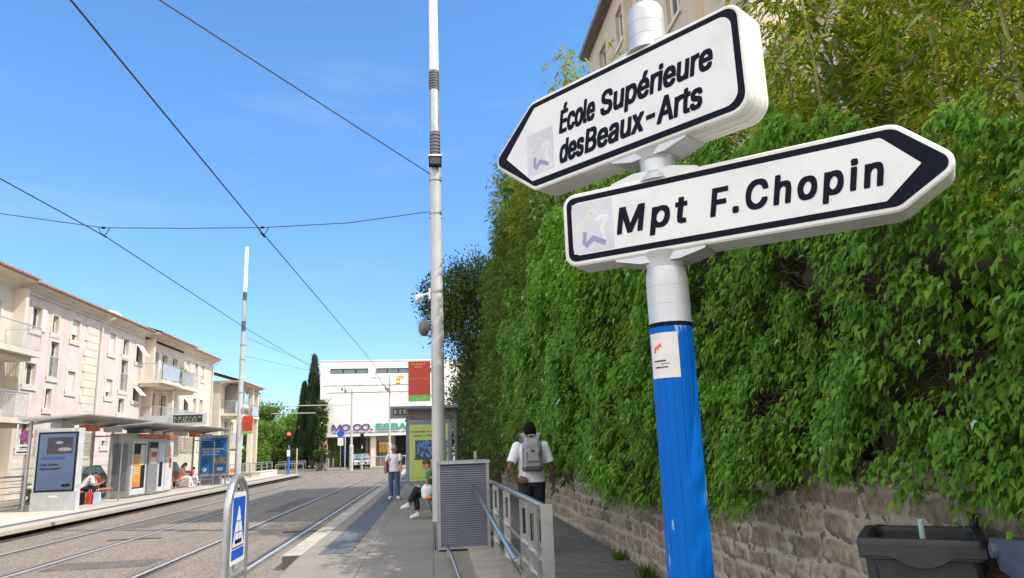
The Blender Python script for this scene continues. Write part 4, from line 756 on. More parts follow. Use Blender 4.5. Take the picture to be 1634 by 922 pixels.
# ================================================================== PEOPLE
def person(label, loc, rz, J, sc_=1., skin='skin', hair='grey_hair', shirt='cloth_white', pants='jeans', shoes='shoe', sleeve=.75, vox=.011, pantlen=.93, fem=False, skirt=False, hairlong=False, glasses=False, fit=1.0, hairlow=-.02, hem=-.22):
    t = thing('person', label, 'person', loc, rz); k = dict(world=False)
    V3 = lambda p: Vector(p)*sc_
    q = {a: V3(b) for a, b in J.items() if a[0] != '_' and not a.startswith('palm')}; S_ = sc_; fw = .92 if fem else 1.
    def ringloft(mb, spec, n=18):
        """spec: list of (centre, rx, ry, lateral, depth)"""
        mb.loft([[c+lat*(rx*math.cos(2*math.pi*i/n))+dep*(ry*math.sin(2*math.pi*i/n)) for i in range(n)] for c, rx, ry, lat, dep in spec]); return mb
    X = Vector((1, 0, 0))
    pel, che, nek, hd = q['pelvis'], q['chest'], q['neck'], q['head']
    def dep(a, b): d_ = (b-a).normalized(); return d_.cross(X).normalized()*-1
    d1, d2, d3 = dep(pel, che), dep(pel, nek), dep(che, nek)
    def torso(mb, e=0.):
        ringloft(mb, [(pel-(che-pel)*.33, .12*S_, .09*S_, X, d1), (pel-(che-pel)*.1, (.16+e)*S_*(1.04 if fem else 1), (.112+e)*S_, X, d1), (pel.lerp(che, .4), (.137*fw+e)*S_, (.1+e)*S_, X, d1), (che, (.16*fw+e)*S_, (.118+e)*S_, X, d2), (che.lerp(nek, .55), (.175*fw+e)*S_, (.11+e)*S_, X, d3), (che.lerp(nek, .86), (.145*fw+e*.8)*S_, (.082+e*.6)*S_, X, d3), (nek, .07*S_, .06*S_, X, d3)])
    b = MB(); torso(b)
    hdir = (hd-nek).normalized(); hq = J.get('_pitch', 0); yw = J.get('_yaw', 0); rot = Matrix.Rotation(yw, 3, 'Z') @ Matrix.Rotation(hq, 3, 'X')
    b.tube([nek-hdir*.03*S_, nek.lerp(hd, .6)], [.062*S_*fw, .056*S_*fw], 12)
    hp = lambda x, y, z: hd+rot @ Vector((x, y, z))*S_
    b.ell(hd, (.077*S_, .096*S_, .112*S_), 16, 12, rot); b.ell(hp(0, .03, -.058), (.056*S_, .06*S_, .058*S_), 12, 8, rot); b.ell(hp(0, .062, -.098), (.03*S_, .026*S_, .022*S_), 10, 6, rot)
    b.tube([hp(0, .088, .018), hp(0, .116, -.022)], [.01*S_, .017*S_], 8); b.ell(hp(0, .086, -.062), (.026*S_, .013*S_, .011*S_), 8, 6, rot)
    for s_ in (-1, 1): b.ell(hp(.078*s_, -.008, -.008), (.012*S_, .022*S_, .034*S_), 8, 6, rot); b.ell(hp(.033*s_, .083, .036), (.026*S_, .012*S_, .008*S_), 8, 6, rot)
    for s_ in ('L', 'R'):
        sh, el, wr, ha = q['sh'+s_], q['el'+s_], q['wr'+s_], q['ha'+s_]
        b.ell(sh, (.06*S_*fw,)*3, 10, 8); b.tube([sh, sh.lerp(el, .5), el], [.054*S_*fw, .047*S_*fw, .037*S_*fw], 12); b.tube([el, el.lerp(wr, .35), wr], [.038*S_*fw, .039*S_*fw, .026*S_*fw], 12); b.ell(el, (.038*S_*fw,)*3, 8, 6)
        hd_ = (ha-wr).normalized(); sgn = 1 if s_ == 'R' else -1; nrm = Vector(J.get('palm'+s_, (-sgn, 0, 0))); side = hd_.cross(nrm).normalized(); nrm = side.cross(hd_).normalized()
        pc = wr+hd_*.045*S_; rm = Matrix((side, nrm, hd_)).transposed(); b.ell(pc, (.042*S_, .017*S_, .054*S_), 12, 8, rm)
        for f_ in range(4):
            o_ = (f_-1.5)*.021*S_; L_ = (.07, .08, .075, .06)[f_]*S_; p0 = wr+hd_*.075*S_+side*o_; p1 = p0+hd_*L_*.5+nrm*.008*S_; p2 = p1+(hd_*.75+nrm*.65).normalized()*L_*.5; b.tube([p0-hd_*.03*S_, p0, p1, p2], [.0105*S_, .0105*S_, .0095*S_, .008*S_], 7)
        p0 = wr+hd_*.03*S_+side*.034*S_; b.tube([wr+hd_*.02*S_+side*.015*S_, p0, p0+(hd_*.7+side*.6+nrm*.4).normalized()*.035*S_, p0+(hd_*.95+side*.25+nrm*.5).normalized()*.062*S_], [.013*S_, .0125*S_, .011*S_, .009*S_], 7)
        hi, kn, an, to = q['hi'+s_], q['kn'+s_], q['an'+s_], q['to'+s_]
        b.ell(hi, (.088*S_,)*3, 10, 8); b.tube([hi, hi.lerp(kn, .4), kn], [.087*S_, .077*S_, .053*S_], 12); b.ell(kn, (.054*S_,)*3, 8, 6); b.tube([kn, kn.lerp(an, .3), an], [.052*S_, .053*S_, .035*S_], 12); b.tube([an, an.lerp(to, .5), to], [.036*S_, .034*S_, .026*S_], 8)
    b.build('body', M[skin], t, remesh=vox*sc_*.75, smoothit=2, **k)
    # clothes follow the body and end at cuffs and hems
    s_m = MB(); e = .018*fit
    ringloft(s_m, [(pel.lerp(che, hem), (.165+e*1.3)*S_, (.125+e*1.4)*S_, X, d1), (pel.lerp(che, .17), (.155+e*1.3)*S_, (.118+e*1.3)*S_, X, d1), (pel.lerp(che, .45), (.145*fw+e*1.4)*S_, (.108+e*1.4)*S_, X, d1), (che, (.16*fw+e)*S_, (.122+e)*S_, X, d2), (che.lerp(nek, .55), (.18*fw+e)*S_, (.113+e)*S_, X, d3), (che.lerp(nek, .88), (.14*fw+e)*S_, (.085+e)*S_, X, d3), (nek.lerp(che, .02), .083*S_, .075*S_, X, d3)])
    for s_ in ('L', 'R'):
        sh, el, wr = q['sh'+s_], q['el'+s_], q['wr'+s_]; s_m.ell(sh, (.07*S_*fw,)*3, 12, 8)
        if sleeve <= 1: s_m.tube([sh, sh.lerp(el, sleeve*.5), sh.lerp(el, sleeve)], [.07*S_*fw, .068*S_*fit, .066*S_*fit], 14)
        else: s_m.tube([sh, sh.lerp(el, .5), el, el.lerp(wr, sleeve-1)], [.068*S_*fw, .06*S_, .053*S_, .043*S_], 14)
    s_m.build('shirt', M[shirt], t, remesh=vox*sc_, smoothit=2, **k)
    p = MB(); ringloft(p, [(pel.lerp(che, .22), (.15)*S_, (.112)*S_, X, d1), (pel, .168*S_, .122*S_, X, d1), (pel.lerp(che, -.3), .15*S_, .115*S_, X, d1)])
    for s_ in ('L', 'R'):
        hi, kn, an = q['hi'+s_], q['kn'+s_], q['an'+s_]; p.ell(hi, (.102*S_,)*3, 12, 8); p.tube([hi, hi.lerp(kn, .45), kn], [.1*S_, .09*S_*fit, .07*S_*fit], 14); p.ell(kn, (.07*S_*fit,)*3, 10, 8); p.tube([kn, kn.lerp(an, .4), kn.lerp(an, pantlen)], [.07*S_*fit, .066*S_*fit, .058*S_*fit], 14)
    p.build('trousers', M[pants], t, remesh=vox*sc_, smoothit=2, **k)
    for s_ in ('L', 'R'):
        an, to = q['an'+s_], q['to'+s_]; d_ = (to-an).normalized(); f = Vector((d_.x, d_.y, 0)) if abs(d_.z) < .9 else Vector((0, 1, 0)); f = (to-an); f.normalize(); upv = X.cross(f).normalized(); heel = an-f*.03*S_
        m_ = MB(); m_.tube([heel-upv*.02*S_, heel+f*.07*S_-upv*.005*S_, to-f*.02*S_-upv*.0*S_, to+f*.035*S_-upv*.008*S_], [.05*S_, .05*S_, .044*S_, .028*S_], 12); m_.tube([an+upv*.055*S_, an], [.047*S_, .05*S_], 10)
        m_.build('shoe', M[shoes], t, remesh=.012*sc_, smoothit=2, **k)
    h = MB(); h.ell(hp(0, -.014, .028), (.088*S_, .1*S_, .104*S_), 18, 12, rot)
    # hair: cut away the part of the cap that would cover the face and neck
    keep = []; iv = rot.transposed()
    for f_ in h.f:
        c = sum((Vector(h.v[i]) for i in f_), Vector((0, 0, 0)))/len(f_); l_ = iv @ (c-hd)/S_
        if (l_.y > .035 and l_.z < .062) or l_.z < (hairlow if not hairlong else -.16)+(.05 if l_.y > -.02 else 0): continue
        keep.append(f_)
    h.f = keep
    if hairlong: h.ell(hp(0, -.07, -.1), (.075*S_, .05*S_, .15*S_), 12, 8, rot)
    h.build('hair', M[hair], t, smooth=True, **k)
    ey = MB()
    for s_ in (-1, 1): ey.ell(hp(.031*s_, .086, .014), (.012*S_, .008*S_, .008*S_), 8, 6, rot)
    ey.build('eyes', M['black'], t, **k)
    if glasses:
        g = MB()
        for s_ in (-1, 1): g.ell(hp(.034*s_, .094, .012), (.03*S_, .011*S_, .022*S_), 10, 8, rot); g.tube([hp(.06*s_, .085, .018), hp(.083*s_, -.01, .012)], .004*S_, 5)
        g.tube([hp(-.01, .1, .016), hp(.01, .1, .016)], .004*S_, 5); g.build('sunglasses', M['black'], t, **k)
    return t
def std(**kw):
    J = dict(pelvis=(0, 0, .93), chest=(0, .0, 1.2), neck=(0, -.012, 1.44), head=(0, .02, 1.585), shL=(-.185, -.01, 1.385), shR=(.185, -.01, 1.385), elL=(-.235, -.03, 1.1), elR=(.235, -.03, 1.1), wrL=(-.24, .05, .86), wrR=(.24, .05, .86), haL=(-.235, .08, .78), haR=(.235, .08, .78),
             hiL=(-.088, 0, .9), hiR=(.088, 0, .9), knL=(-.1, .02, .49), knR=(.1, .02, .49), anL=(-.105, -.03, .085), anR=(.105, -.03, .085), toL=(-.125, .12, .04), toR=(.125, .12, .04))
    J.update(kw); return J
# man walking away along the wall
WM = person('man in white t shirt and dark trousers walking away with a grey backpack', (1.46, 11.1, -.02), R(-2), std(wrL=(-.19, -.1, .93), elL=(-.3, -.1, 1.12), haL=(-.11, -.17, .95), palmL=(0, 1, 0), elR=(.27, -.05, 1.1), wrR=(.3, .02, .86), haR=(.295, .05, .77), knR=(.1, .14, .5), anR=(.1, .16, .1), toR=(.11, .31, .06), anL=(-.1, -.2, .13), toL=(-.11, -.07, .04), knL=(-.1, .0, .5)),
            1.1, 'skin_dark', 'black_hair', 'cloth_white', 'navy', 'shoe', .78, .009, fit=1.0, hairlow=-.05, hem=-.06)
bp_ = thing('backpack', 'light grey backpack with dark base worn by the walking man', 'backpack', (1.46, 11.1, 1.16), R(-2)); k = dict(world=False)
prof = lambda w_, h0, h1, y: [(-w_*.8, y, h0), (w_*.8, y, h0), (w_, y, h0+.05), (w_*.95, y, h1-.09), (w_*.62, y, h1), (-w_*.62, y, h1), (-w_*.95, y, h1-.09), (-w_, y, h0+.05)]
MB().loft([prof(.145, .02, .46, -.145), prof(.155, .0, .47, -.2), prof(.14, .015, .44, -.26), prof(.1, .05, .38, -.29)]).build('bag', M['pack'], bp_, smooth=False, remesh=.012, smoothit=3, **k)
MB().loft([prof(.158, -.012, .13, -.15), prof(.166, -.015, .12, -.21), prof(.15, -.005, .085, -.27), prof(.1, .02, .05, -.298)]).build('base', M['packdark'], bp_, remesh=.012, smoothit=2, **k)
MB().loft([[(-.1, -.27, .12), (.1, -.27, .12), (.11, -.27, .3), (-.11, -.27, .3)], [(-.09, -.318, .13), (.09, -.318, .13), (.095, -.305, .29), (-.095, -.305, .29)]]).build('front_pocket', M['pack'], bp_, remesh=.01, smoothit=2, **k)
z = MB().tube([(-.13, -.272, .1), (-.14, -.272, .28), (-.12, -.27, .315), (.12, -.27, .315), (.14, -.272, .28), (.13, -.272, .1)], .004, 5).tube([(-.09, -.318, .15), (-.09, -.318, .26)], .006, 5).tube([(.085, -.318, .2), (.085, -.318, .27)], .006, 5)
z.add([(0, -.322, .262), (.035, -.322, .28), (0, -.322, .298), (-.035, -.322, .28), (0, -.31, .262), (.035, -.31, .28), (0, -.31, .298), (-.035, -.31, .28)], [(0, 1, 2, 3), (0, 4, 5, 1), (1, 5, 6, 2), (2, 6, 7, 3), (3, 7, 4, 0)]).build('zips', M['packdark'], bp_, **k)
sp_ = MB()
for s_ in (-1, 1):
    sp_.loft([[(s_*x-.03, y, z_), (s_*x+.03, y, z_), (s_*x+.03, y+.0, z_-.02), (s_*x-.03, y, z_-.02)] for x, y, z_ in ((.07, -.17, .42), (.1, -.15, .5), (.125, -.06, .545), (.13, .04, .52), (.125, .12, .42), (.13, .145, .2))])
sp_.tube([(-.05, -.17, .45), (-.04, -.185, .51), (.04, -.185, .51), (.05, -.17, .45)], .011, 6); sp_.build('straps', M['pack'], bp_, **k)
# woman standing on the right platform, arm across her shoulder bag
person('grey haired woman in white top, jeans and sunglasses standing on the platform', (-1.23, 24.45, .006), R(168), std(elL=(-.24, .02, 1.1), wrL=(-.24, .07, .87), elR=(.27, .03, 1.12), wrR=(.16, .13, 1.24), haR=(.1, .12, 1.29), palmR=(0, -1, 0), _pitch=R(-6), _yaw=R(-25), anL=(-.13, .02, .085), toL=(-.2, .15, .04), knL=(-.11, .03, .49)),
       .985, 'skin', 'grey_hair', 'cloth_white', 'jeans', 'shoe', .62, .011, fem=True, glasses=True, pantlen=.97, fit=1.1)
hb = thing('shoulder_bag', 'taupe shoulder bag hanging on the standing woman by a dark strap', 'bag', (-1.23, 24.45, .8), R(168)); k = dict(world=False); BAG = mat('taupe', (.24, .18, .15), .6, var=.15)
MB().loft([[(.2, -.12, .05), (.27, -.12, .05), (.27, .2, .03), (.2, .2, .03)], [(.195, -.17, .2), (.3, -.17, .2), (.3, .2, .2), (.195, .2, .2)], [(.22, -.13, .36), (.25, -.13, .36), (.25, .16, .36), (.22, .16, .36)]]).build('bag', BAG, hb, remesh=.015, smoothit=3, **k)
MB().tube([(.23, -.1, .34), (.22, -.09, .5), (.15, -.02, .63), (.17, .1, .5), (.23, .13, .34)], .012, 6).build('strap', M['navy'], hb, **k)
# seated woman beside the cabinet, legs crossed, looking down
def seat_pose(**kw):
    J = dict(pelvis=(0, 0, .53), chest=(0, .07, .82), neck=(0, .12, 1.05), head=(0, .19, 1.18), shL=(-.18, .11, 1.0), shR=(.18, .11, 1.0), elL=(-.22, .16, .74), elR=(.22, .16, .74), wrL=(-.1, .36, .7), wrR=(.1, .36, .7), haL=(-.05, .43, .73), haR=(.05, .43, .73), palmL=(0, 0, 1), palmR=(0, 0, 1),
             hiL=(-.09, .03, .52), hiR=(.09, .03, .52), knL=(-.12, .45, .53), knR=(.12, .45, .53), anL=(-.12, .45, .09), anR=(.12, .45, .09), toL=(-.13, .6, .04), toR=(.13, .6, .04), _pitch=R(-38))
    J.update(kw); return J
person('seated woman in green patterned jacket and black trousers, legs crossed, looking down', (.06, 17.25, 0), R(90), seat_pose(knL=(-.02, .44, .64), anL=(.06, .62, .3), toL=(.07, .76, .25), anR=(.08, .4, .09), toR=(.08, .55, .04)), 1.0, 'skin', 'brown_hair', 'greencloth', 'blackcloth', 'shoe', 1.85, .011, fem=True, pantlen=.78)
t = thing('shopping_bag', 'white plastic bag on the lap of the seated woman in green', 'bag', (-.1, 17.05, .6)); MB().ell((-.12, 17.02, .62), (.15, .1, .15), 14, 10).ell((-.16, 17.02, .52), (.1, .1, .1), 10, 8).build('bag', M['cloth_white'], t, remesh=.02, smoothit=2)
t = thing('orange_scarf', 'orange cloth tucked under the seated woman in green', 'scarf', (-.05, 17.0, .47)); MB().ell((-.07, 16.95, .47), (.1, .05, .035), 10, 6).ell((-.02, 17.0, .9), (.05, .04, .035), 8, 6).build('cloth', M['orange'], t, smooth=True)
# left platform
person('man in white t shirt hunched over his phone on the left platform bench', (-12.95, 29.5, .0), R(-75), seat_pose(chest=(0, .2, .78), neck=(0, .38, .93), head=(0, .5, .99), shL=(-.18, .35, .9), shR=(.18, .35, .9), elL=(-.2, .42, .63), elR=(.2, .42, .63), wrL=(-.07, .62, .68), wrR=(.07, .62, .68), haL=(-.03, .69, .72), haR=(.03, .69, .72), _pitch=R(-55)), 1.03, 'skin', 'brown_hair', 'cloth_white', 'navy', 'shoe', .8, .012, fit=1.2)
person('woman in pale pink top and pale trousers sitting next to a child', (-13.1, 41.0, 0), R(-80), seat_pose(knL=(-.1, .44, .53), anL=(-.1, .6, .1), toL=(-.1, .74, .04)), 1.0, 'skin', 'brown_hair', 'pinkcloth', 'palepants', 'shoe', .9, .014, fem=True, hairlong=True)
person('small child in bright pink top and pale jeans on the bench', (-12.9, 42.0, .12), R(-80), seat_pose(anL=(-.1, .47, .2), anR=(.1, .47, .2), toL=(-.1, .6, .17), toR=(.1, .6, .17)), .72, 'skin', 'brown_hair', 'magenta', 'lightblue', 'shoe', .9, .014, fem=True)
person('distant person in dark clothes striding past the round sign', (-11.15, 77.6, -.19), R(75), std(knL=(-.09, .2, .5), anL=(-.09, .36, .1), toL=(-.09, .5, .08), anR=(.09, -.38, .16), toR=(.09, -.27, .05), knR=(.09, -.12, .48)), 1.03, 'skin_dark', 'black_hair', 'navy', 'jeans', 'blackcloth', 1.8, .018)
t = thing('tote_bag', 'black printed tote bag on the floor beside the hunched man', 'bag', (-12.75, 28.9, 0)); MB().loft([[(-13.0, 28.8, .004), (-12.55, 28.8, .004), (-12.55, 29.0, .004), (-13, 29.0, .004)], [(-13.02, 28.86, .42), (-12.53, 28.86, .42), (-12.53, 28.95, .42), (-13.02, 28.95, .42)]]).build('bag', M['black'], t); m_ = MB()
for a, b_, c, e in ((-12.88, -12.7, .28, .36), (-12.95, -12.62, .12, .16), (-12.9, -12.66, .06, .09)): m_.add([(a, 28.815, c), (b_, 28.815, c), (b_, 28.83, e), (a, 28.83, e)], [(0, 1, 2, 3)])
m_.build('print', M['lime'], t)
for lab, x, c in (('red and white carrier bag between the feet of the hunched man', -12.45, M['red']), ('pale blue carrier bag beyond the feet of the hunched man', -12.2, M['lightblue'])):
    t = thing('carrier_bag', lab, 'bag', (x, 29.2, 0)); MB().loft([[(x-.1, 29.05, .004), (x+.1, 29.05, .004), (x+.1, 29.3, .004), (x-.1, 29.3, .004)], [(x-.1, 29.1, .42), (x+.1, 29.1, .42), (x+.1, 29.2, .42), (x-.1, 29.2, .42)]]).build('bag', c, t); MB().tube([(x-.05, 29.15, .42), (x-.03, 29.15, .52), (x+.03, 29.15, .52), (x+.05, 29.15, .42)], .008, 5).build('handle', M['cloth_white'], t)
# ================================================================== THE DIRECTION SIGN IN FRONT
def rpoly(pts, rad, inset=0., seg=7):
    """rounded polygon (counter clockwise), optionally inset, with a constant number of vertices"""
    n = len(pts); P_ = [Vector(p) for p in pts]; rad = rad if isinstance(rad, (list, tuple)) else [rad]*n; L_ = []
    for i in range(n):
        a, b = P_[i], P_[(i+1) % n]; t = (b-a).normalized(); nn = Vector((-t.y, t.x)); L_.append((a+nn*inset, t))
    Q = []
    for i in range(n):
        (p, t), (q, s_) = L_[i-1], L_[i]; den = t.x*s_.y-t.y*s_.x; w_ = q-p; k = (w_.x*s_.y-w_.y*s_.x)/den; Q.append(p+t*k)
    out = []
    for i in range(n):
        a, b, c = Q[i-1], Q[i], Q[(i+1) % n]; u, v = (a-b).normalized(), (c-b).normalized(); ang = u.angle(v); r_ = max(rad[i]-inset, .004); dd = r_/math.tan(ang/2); bis = (u+v).normalized(); ce = b+bis*(r_/math.sin(ang/2))
        s0 = b+u*dd-ce; s1 = b+v*dd-ce; a0 = math.atan2(s0.y, s0.x); a1 = math.atan2(s1.y, s1.x); da = (a1-a0+math.pi) % (2*math.pi)-math.pi
        for j in range(seg+1): an = a0+da*j/seg; out.append((ce.x+r_*math.cos(an), ce.y+r_*math.sin(an)))
    return out
SIGNFACE = mat('sign_face', (.67, .67, .67), .42, var=.07, scale=5, c2=(.74, .74, .735), detail=10, lo=.25, hi=.5)
def direction_sign():
    PX, PY = .85, 2.5
    t = thing('direction_signpost', 'blue and silver post carrying two white arrow direction signs with black lettering', 'signpost', (PX, PY, -.12))
    c0 = (PX, PY, 0)
    # fluted post, painted blue, with scuffs where the paint is worn white
    mm, tt, b = _new('scuffed_blue'); N = tt.nodes; L = tt.links; tc = N.new('ShaderNodeTexCoord'); mp = N.new('ShaderNodeMapping'); mp.inputs['Scale'].default_value = (48, 48, 9); L.new(tc.outputs['Object'], mp.inputs[0])
    no = N.new('ShaderNodeTexNoise'); no.inputs['Scale'].default_value = 1; no.inputs['Detail'].default_value = 9; no.inputs['Roughness'].default_value = .72; L.new(mp.outputs[0], no.inputs['Vector'])
    mask = N.new('ShaderNodeTexNoise'); mask.inputs['Scale'].default_value = 6; L.new(tc.outputs['Object'], mask.inputs['Vector']); ad = N.new('ShaderNodeMath'); ad.operation = 'MULTIPLY'; L.new(no.outputs[0], ad.inputs[0]); L.new(mask.outputs[0], ad.inputs[1])
    cr = N.new('ShaderNodeValToRGB'); cr.color_ramp.elements[0].position = .336; cr.color_ramp.elements[1].position = .37; cr.color_ramp.elements[0].color = (0, .12, .5, 1); cr.color_ramp.elements[1].color = (.3, .5, .78, 1); L.new(ad.outputs[0], cr.inputs[0]); L.new(cr.outputs[0], b.inputs['Base Color']); b.inputs['Roughness'].default_value = .5; b.inputs['Specular IOR Level'].default_value = .12
    def ring(z, r_, flute=0, n=96): return [(PX+(r_-(flute if (j % 6) in (0,) else 0))*math.cos(2*math.pi*j/n), PY+(r_-(flute if (j % 6) in (0,) else 0))*math.sin(2*math.pi*j/n), z) for j in range(n)]
    MB().loft([ring(z, .0755, .0022) for z in (-.12, .4, .9, 1.4, 1.9)]).build('blue_pole', mm, t, smooth=True)
    MB().lathe([(.0765, 1.895), (.0765, 1.91)], c0, 48).build('collar', M['navytext'], t)
    prof = [(.0752, 1.91), (.0752, 1.974), (.0742, 1.9742), (.0742, 1.9762), (.0752, 1.9764), (.0752, 2.04), (.0742, 2.0402), (.0742, 2.0422), (.0751, 2.0424), (.0745, 2.075), (.0715, 2.098), (.068, 2.112), (.067, 2.1122), (.067, 2.1142), (.068, 2.1144), (.071, 2.132), (.077, 2.15), (.084, 2.168)]
    MB().lathe(prof, c0, 64).build('silver_sleeve', M['postgrey'], t, smooth=True)
    MB().lathe([(.085, 2.437), (.075, 2.45), (.066, 2.468), (.0645, 2.47), (.066, 2.473), (.063, 2.5), (.064, 2.52), (.062, 2.523), (.0645, 2.526), (.07, 2.545), (.082, 2.563)], c0, 64).build('silver_neck', M['postgrey'], t, smooth=True)
    MB().lathe([(.088, 2.967), (.078, 2.99), (.072, 3.01), (.0695, 3.03), (.0685, 3.0302), (.0685, 3.0322), (.0695, 3.0324), (.0695, 3.085), (.0685, 3.0852), (.0685, 3.0872), (.0695, 3.0874), (.0695, 3.13), (.067, 3.15), (.058, 3.168), (.042, 3.18), (.02, 3.186), (.0, 3.187)], c0, 64).build('cap', M['postgrey'], t, smooth=True)
    for nm, ang, pts, rad, inner, irad, zb, zt in (
        ('sign', 37.8, [(-.575, 2.563), (.425, 2.563), (.425, 2.968), (-.575, 2.968), (-.835, 2.755)], [.06, .07, .06, .07, .05], [(-.583, 2.606), (.386, 2.6), (.386, 2.931), (-.552, 2.931), (-.735, 2.752)], [.004, .05, .045, .006, .006], 2.563, 2.968),
        ('sign', 53.2, [(-.369, 2.161), (.775, 2.161), (.962, 2.285), (.79, 2.447), (-.369, 2.447)], [.05, .07, .05, .07, .05], [(-.331, 2.2), (.738, 2.2), (.845, 2.3), (.745, 2.407), (-.331, 2.407)], [.03, .012, .005, .02, .03], 2.161, 2.447)):
        a = R(ang); u = Vector((math.sin(a), -math.cos(a), 0)); n = Vector((-math.cos(a), -math.sin(a), 0)); H = .07; o = Vector(c0); up = Vector((0, 0, 1))
        pos = lambda p, tz: o+u*p[0]+up*p[1]+n*tz
        rings = []
        for tz, ins in ((-H, .012), (-H+.008, 0), (-.045, 0), (-.0445, .0015), (-.0415, .0015), (-.041, 0), (-.012, 0), (-.0115, .0015), (-.0085, .0015), (-.008, 0), (.03, 0), (.0305, .0015), (.0335, .0015), (.034, .0), (.05, 0), (H-.006, .0), (H-.001, .006), (H, .013)): rings.append([pos(p, tz) for p in rpoly(pts, rad, ins)])
        s_ = MB().loft(rings).build('arrow_sign', M['sign_edge'], t, smooth=True)
        F = lambda poly, z0, z1: MB().loft([[pos(p, z0) for p in poly], [pos(p, z1) for p in poly]])
        F(rpoly(pts, rad, .015 if ang < 40 else .017), H-.004, H+.0012).build('border', M['navytext'], s_)
        F(rpoly(inner, irad, 0), H-.003, H+.0022).build('face', SIGNFACE, s_)
        T = lambda body, x, z, wd, h, **kk: text(body, 'lettering', M['navytext'], s_, pos((x, z), H+.0022), u, up, h, wd, ext=.001, slant=.17, **kk)
        def emblem(x0, x1, z0, z1):
            F([(x0, z0), (x1, z0), (x1, z1), (x0, z1)], H, H+.003).build('emblem_patch', mat('patch', (.58, .58, .63), .45), s_)
            W_, Hh = x1-x0, z1-z0; q = lambda p: (x0+p[0]*W_, z0+p[1]*Hh)
            def ribbon(path, m_, wd=.13):
                mb = MB()
                for p, r_ in zip(path[:-1], path[1:]):
                    p, r_ = Vector(p), Vector(r_); d_ = (r_-p).normalized(); e = Vector((-d_.y, d_.x))*wd/2; p = p-d_*.03; r_ = r_+d_*.03
                    mb.loft([[pos(q(w_), H+.0025+tz) for w_ in (p-e, r_-e, r_+e, p+e)] for tz in (0, .0006+.00004*len(mb.f))])
                mb.build('emblem_ribbon', m_, s_)
            ribbon([(.29, .38), (.27, .2), (.33, .15), (.5, .26), (.76, .14)], mat('lilac', (.3, .26, .42), .5), .1)
            ribbon([(.22, .45), (.15, .55), (.18, .6), (.35, .65), (.42, .8), (.5, .83), (.6, .73)], mat('pale_sand', (.64, .62, .57), .5), .1); ribbon([(.6, .65), (.84, .65), (.84, .6), (.72, .42), (.77, .2)], mat('pale_white', (.67, .68, .71), .5), .1)
        if ang < 40:
            T('École', -.413, 2.766, .182, .132, bold=.03); T('Supérieure', -.195, 2.764, .492, .132, bold=.03); T('des', -.422, 2.637, .124, .132, bold=.03); T('Beaux-Arts', -.283, 2.637, .527, .132, bold=.03); emblem(-.605, -.452, 2.63, 2.815)
        else:
            T('Mpt', -.147, 2.256, .254, .134, bold=.03, spacing=1.2); T('F.Chopin', .2, 2.256, .53, .134, bold=.03, spacing=1.2); emblem(-.328, -.163, 2.206, 2.402)
        # saddle brackets above and below
        for zz, s2 in ((zb, -1), (zt, 1)):
            br_ = MB()
            if s2 > 0 and ang < 40:
                br_.loft([[o+u*x+n*y+up*(zz+dz) for x, y in ((-wd, -.05), (wd, -.05), (wd, .05), (-wd, .05))] for wd, dz in ((.17, -.004), (.165, .006), (.08, .022))]); br_.build('saddle_bracket', M['postgrey'], t); continue
            br_.loft([[o+u*x+n*y+up*(zz+dz*s2) for x, y in ((-wd, -.062), (wd, -.062), (wd, .062), (-wd, .062))] for wd, dz in ((.17, -.003), (.165, .008), (.075, .03))])
            br_.build('saddle_bracket', M['postgrey'], t)
    # worn sticker wrapped round the post
    a0, a1 = math.atan2(-.95, -.32)-R(70), math.atan2(-.95, -.32)+R(16)
    rs = .0772; st = MB(); st.loft([[(PX+r_*math.cos(a0+(a1-a0)*i/14), PY+r_*math.sin(a0+(a1-a0)*i/14), z) for z, r_ in ((1.715, rs), (1.872, rs), (1.872, rs-.001), (1.715, rs-.001))] for i in range(15)]); s_ = st.build('sticker', M['sticker'], t)
    wrap = lambda x, y, z, xo, zo, tilt=0.: Vector((PX+(rs+.0008+z*.4)*math.cos(a0+(xo+x)/rs), PY+(rs+.0008+z*.4)*math.sin(a0+(xo+x)/rs), zo+y))
    for body, xo, zo, h, wd in (('montpellier', .02, 1.772, .0085, .05), ('méditerranée', .048, 1.763, .004, .034), ('métropole', .024, 1.75, .0085, .05)): text(body, 'print', M['navytext'], s_, (0, 0, 0), (1, 0, 0), (0, 0, 1), h, wd, ext=.0006, bold=.03, fn=lambda x, y, z, xo=xo, zo=zo: wrap(x, y, z, xo, zo))
    sw = MB(); pts = [wrap(x, y, 0, .0, 1.715)+Vector((0, 0, 0)) for x, y in ((.026, .088), (.03, .105), (.036, .11), (.04, .1), (.044, .112), (.052, .118), (.054, .108))]; sw.tube(pts, .0034, 6); sw.build('print', M['orange'], s_)
direction_sign()
